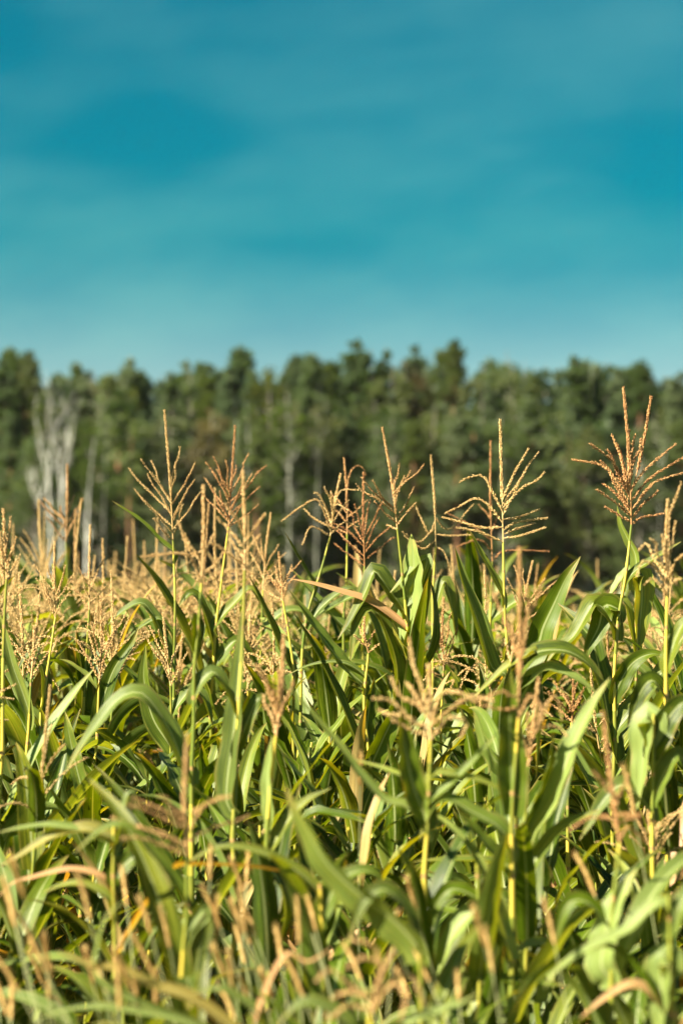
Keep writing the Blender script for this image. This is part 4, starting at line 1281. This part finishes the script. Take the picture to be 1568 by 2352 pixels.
NEAR = {'A': 'the leftmost upright tassel', 'B': 'the reddish-brown tassel', 'C': 'the broad pale folded leaf', 'D': 'the arching yellow-stalked plant', 'F': 'the tallest twin-spiked plant',
        'J': 'the slanting yellow stalk', 'N': 'the long orange-brown spike', 'O': 'the lower-left spread tassel', 'P': 'the curled central tassel', 'Q': 'the pinkish bunched tassel',
        'S': 'the right-edge golden tassel', 'U': 'the bushy left tassel', 'K': 'the lone tan tassel', 'R': 'the crooked brown spike', 'AF': 'the huge diagonal leaf', 'AH': 'the bottom-right pale leaves'}
LEAFY = [k for k, q in enumerate(KINDS) if q[0] == 'leafy']
TASSELLED = [k for k, q in enumerate(KINDS) if q[0] != 'leafy']
used = set()
for i, (x, y) in enumerate(chosen):
    if y < 7.4: pick = LEAFY if rp.random() < .86 else TASSELLED
    else: pick = LEAFY if rp.random() < (.5 if x > -.02 * y else .12) else TASSELLED
    k = rp.choice(pick)
    st = KINDS[k][0]
    o = protos[k] if k not in used else copy_tree(protos[k], kids)
    used.add(k)
    tipz = float(np.interp(y, *TIP)) + rp.gauss(0, .075 if y < 8 else .115)
    px = 784 + x / y * FPX
    if px < 600 and y > 8: tipz += .12
    if px > 700 and 8.3 < y and st == 'leafy': tipz += .2
    if 1200 < px < 1420 and y > 8: tipz -= .16
    s = tipz / (1.96 if st == 'leafy' else 1.76)
    o.location = (x, y, 0)
    o.scale = (s ** .7, s ** .7, s)
    o.rotation_euler = (rp.gauss(0, .04), rp.gauss(0, .04), rp.uniform(0, 6.28))
    # a label that says where it stands
    py = HORIZON - (tipz - .2 - EYE) / y * FPX
    best = min(NEAR, key=lambda q: (CORN[q][3][0][0] - px) ** 2 + ((CORN[q][3][0][1] - py) * .7) ** 2)
    bd = CORN[best][1]
    rel = 'behind' if y > bd + .5 else 'before' if y < bd - .5 else 'beside'
    sd = 'left of' if px < CORN[best][3][0][0] - 25 else 'right of' if px > CORN[best][3][0][0] + 25 else 'under'
    size = 'short' if y < 6.3 else 'leafy' if s < .93 else 'tall'
    lab = f"{size} corn plant with {WORDS[st]}, {rel if sd == 'under' else rel + ' and ' + sd} {NEAR[best]}"
    o['label'] = lab
    o['group'] = 'corn plants, ' + lab.replace('corn plant ', '')

var_mid = [coarse_plant(500 + k, 0) for k in range(6)]
var_far = [coarse_plant(600 + k, 1) for k in range(6)]
places = []
def put(x, y, k): places.append((x, y, (float(np.interp(y, *TIP)) - (.14 if .075 < x / y < .115 and y < 30 else -.09 if x / y < -.04 and y < 28 else .10 if x / y > -.02 and y < 40 else 0) + rp.gauss(0, .12)) / 1.74, rp.uniform(0, 6.28), k))
for x, y in near_stuff + rest:
    put(x, y, rp.randrange(6))
y = 16.6
while y < 42:
    hw = half(y) + 2.2
    x = -hw
    while x < hw:
        put(x + rp.uniform(-.15, .15), y + rp.uniform(-.2, .2), rp.randrange(6)); x += .50
    y += .42
n_mid = len(places)
while y < 146:
    hw = half(y) + 3
    step = .7 + (y - 42) * .012
    x = -hw
    while x < hw:
        put(x + rp.uniform(-.3, .3), y + rp.uniform(-.3, .3), 6 + rp.randrange(6)); x += step
    y += .7 + (y - 42) * .012
assert len(used) == len(protos)
print('field plants', len(places), n_mid)
bake('corn_field', var_mid + var_far, places, [M_LEAF, M_STALK, M_TASSEL], 'far rows of the cornfield merging into a golden band of tassels', 'cornfield')

# ================================================================== GRASS AND FOXTAILS AT THE FIELD'S EDGE
mb = MB(); rr = random.Random(3)
for _ in range(4200):
    y = rr.uniform(3.3, 6.6) if rr.random() < .75 else rr.uniform(6.6, 12)
    x = rr.uniform(-half(y) - .8, half(y) + .8)
    h = rr.uniform(.12, .42) * (1.25 if x < .1 and y < 5.6 else .8)
    a = rr.uniform(0, 6.28); ln = rr.uniform(.25, .9) * h
    d = Vector((math.cos(a), math.sin(a), 0)); sd = Vector((-d.y, d.x, 0)) * rr.uniform(.0022, .005)
    b = Vector((x, y, 0))
    p1 = b + Vector((0, 0, h * .55)) + d * ln * .25
    p2 = b + Vector((0, 0, h)) + d * ln
    k = len(mb.v)
    mb.v.extend((b - sd, b + sd, p1 + sd * .8, p1 - sd * .8, p2))
    mb.f.append((k, k + 1, k + 2, k + 3)); mb.f.append((k + 3, k + 2, k + 4))
    mb.uv.extend([(.5, .5)] * 7); mb.m.extend((0, 0))
tag(link('grass', mb.mesh('grass', M_GRASS)), 'low green grass between the corn stalks', 'grass', None, 'stuff')


def foxtail_proto(seed):
    rr = random.Random(seed)
    root = empty('foxtail_grass', (0, 0, 0), 'foxtail grass', 'grass stalk')
    H = 0.78
    lean = rr.uniform(.10, .32)
    path = spline([Vector((0, 0, 0)), Vector((lean * .15, 0, H * .5)), Vector((lean, 0, H))], 12)
    mb = MB(); mb.tube(path, [.0016 * (1 - .4 * i / 11) for i in range(12)], 5)
    link('stem', mb.mesh('foxtail_stem', M_FOXSTEM), root)
    T = (path[-1] - path[-2]).normalized()
    L = rr.uniform(.04, .062)
    hp = spline([path[-1] - T * .004, path[-1] + T * L * .5 + Vector((.001, 0, 0)), path[-1] + T * L + Vector((L * .12, 0, -L * .04))], 8)
    mb = MB(); mb.tube(hp, [.0015, 0.0026, .0031, .0032, .003, .0026, .002, .0006], 7)
    for i in range(150):
        q = rr.random(); j = min(int(q * 7), 6)
        c = hp[j].lerp(hp[j + 1], q * 7 - j)
        a = T.orthogonal().normalized(); b = T.cross(a); g = rr.uniform(0, 6.28)
        o = a * math.cos(g) + b * math.sin(g)
        e = c + o * .0085 + T * .008
        s = T.cross(o) * .0005
        mb.poly([c + o * .003 - s, c + o * .003 + s, e])
    link('seed_head', mb.mesh('foxtail_head', M_FOXHEAD), root)
    for k in range(3):
        z = H * rr.uniform(.15, .65); az = rr.uniform(0, 6.28)
        ps, nor = free_leaf(spline(path, 30)[int(29 * z / H)], az, rr.uniform(.16, .3), .45, 1.3, rr, 9)
        m2 = MB(); leaf_into(m2, ps, .007, nor, 0, 3, seed=k)
        link('blade', m2.mesh('foxtail_blade', M_GRASS), root)
    return root


fox = [foxtail_proto(900 + k) for k in range(5)]
kids = kids_of()
spots = []                                   # where the heads show: px, py, d
FOX = [(95, 2105, 4.1), (50, 2060, 4.2), (130, 2020, 4.2), (160, 2060, 4.1), (150, 2150, 4.3), (20, 2180, 4.0), (45, 2250, 4.0), (10, 2300, 3.9), (140, 2250, 4.2), (190, 2260, 4.3), (215, 2150, 4.4),
       (300, 2110, 4.3), (330, 2050, 4.5), (355, 2120, 4.4), (520, 2100, 4.5), (490, 2010, 4.7), (515, 2015, 4.7), (552, 2010, 4.8), (560, 2100, 4.5), (498, 2130, 4.5), (465, 2150, 4.3), (630, 2100, 4.6), (640, 2150, 4.5), (650, 2130, 4.7),
       (270, 2190, 4.1), (300, 2260, 4.0), (120, 2300, 4.0), (70, 2320, 3.9), (240, 2300, 4.0), (380, 2210, 4.2), (540, 2230, 4.2), (560, 2280, 4.1), (680, 2200, 4.3), (500, 2240, 4.1), (420, 2200, 4.3), (180, 2210, 4.1), (90, 2200, 4.2),
       (1150, 2085, 4.2), (1170, 2060, 4.3), (1165, 2130, 4.2), (1085, 2190, 4.1), (1020, 1960, 4.7), (1090, 2010, 4.5), (1040, 2120, 4.3), (720, 2260, 4.0), (1060, 2240, 4.0), (940, 2080, 4.4), (960, 2160, 4.2), (1375, 1760, 4.8), (1480, 1950, 4.6), (1420, 2330, 4.0), (1340, 2330, 4.0), (600, 2330, 3.9), (330, 2310, 3.9), (835, 2010, 4.6), (825, 1700, 5.4), (760, 2090, 4.5), (30, 1990, 4.4)]
for px, py, d in FOX: spots.append((px, py + (60 if px > 800 else 0), max(d, 4.2)))
for _ in range(3):
    d = rp.uniform(4.2, 4.9)
    spots.append((rp.uniform(-60, 800), rp.uniform(2060, 2420), d))
for i, (px, py, d) in enumerate(spots):
    k = i % 5
    o = fox[k] if i < 5 else copy_tree(fox[k], kids)
    top = P(px, py + 35, d)
    s = max(top.z, .3) / .78
    a = rp.gauss(PI, .8)
    o.rotation_euler = (0, rp.gauss(.0, .08), a)
    o.scale = (1, 1, s)
    o.location = (top.x - math.cos(a) * .2, d - math.sin(a) * .2, 0)
    where = 'at the lower left of the field edge' if px < 420 else 'left of the bottom middle' if px < 760 else 'right of the bottom middle' if px < 1250 else 'at the lower right'
    o['kind'] = 'thing'
    o['label'] = f"{'short' if s < .8 else 'tall'} tan foxtail grass on a thin stem {where}"
    o['group'] = 'foxtail grasses, ' + where + (', short' if s < .8 else ', tall')
# ================================================================== THE AIR
hm = bpy.data.materials.new('haze')
hm.use_nodes = True
ht = hm.node_tree
ht.nodes.remove(ht.nodes['Principled BSDF'])
pv = ht.nodes.new('ShaderNodeVolumePrincipled')
pv.inputs['Color'].default_value = (0.90, 0.93, 0.94, 1)
pv.inputs['Density'].default_value = 0.000035
pv.inputs['Anisotropy'].default_value = 0.0
ht.links.new(pv.outputs[0], ht.nodes['Material Output'].inputs['Volume'])
hb = MB()
x0, x1, y0, y1, z0, z1 = -950, 950, -50, 1650, -1, 30
q = [Vector((x, y, z)) for z in (z0, z1) for x, y in ((x0, y0), (x1, y0), (x1, y1), (x0, y1))]
for f in ((3, 2, 1, 0), (4, 5, 6, 7), (0, 1, 5, 4), (1, 2, 6, 5), (2, 3, 7, 6), (3, 0, 4, 7)):
    hb.poly([q[k] for k in f])
hz = hb.mesh('haze', hm, False)
tag(link('haze', hz), 'thin pale haze in the air over the field and wood', 'haze', None, 'stuff')
for o in bpy.data.objects:
    if o.get('label') and not 4 <= len(o['label'].split()) <= 16 and o.parent is None: print('LABEL', len(o['label'].split()), o['label'])
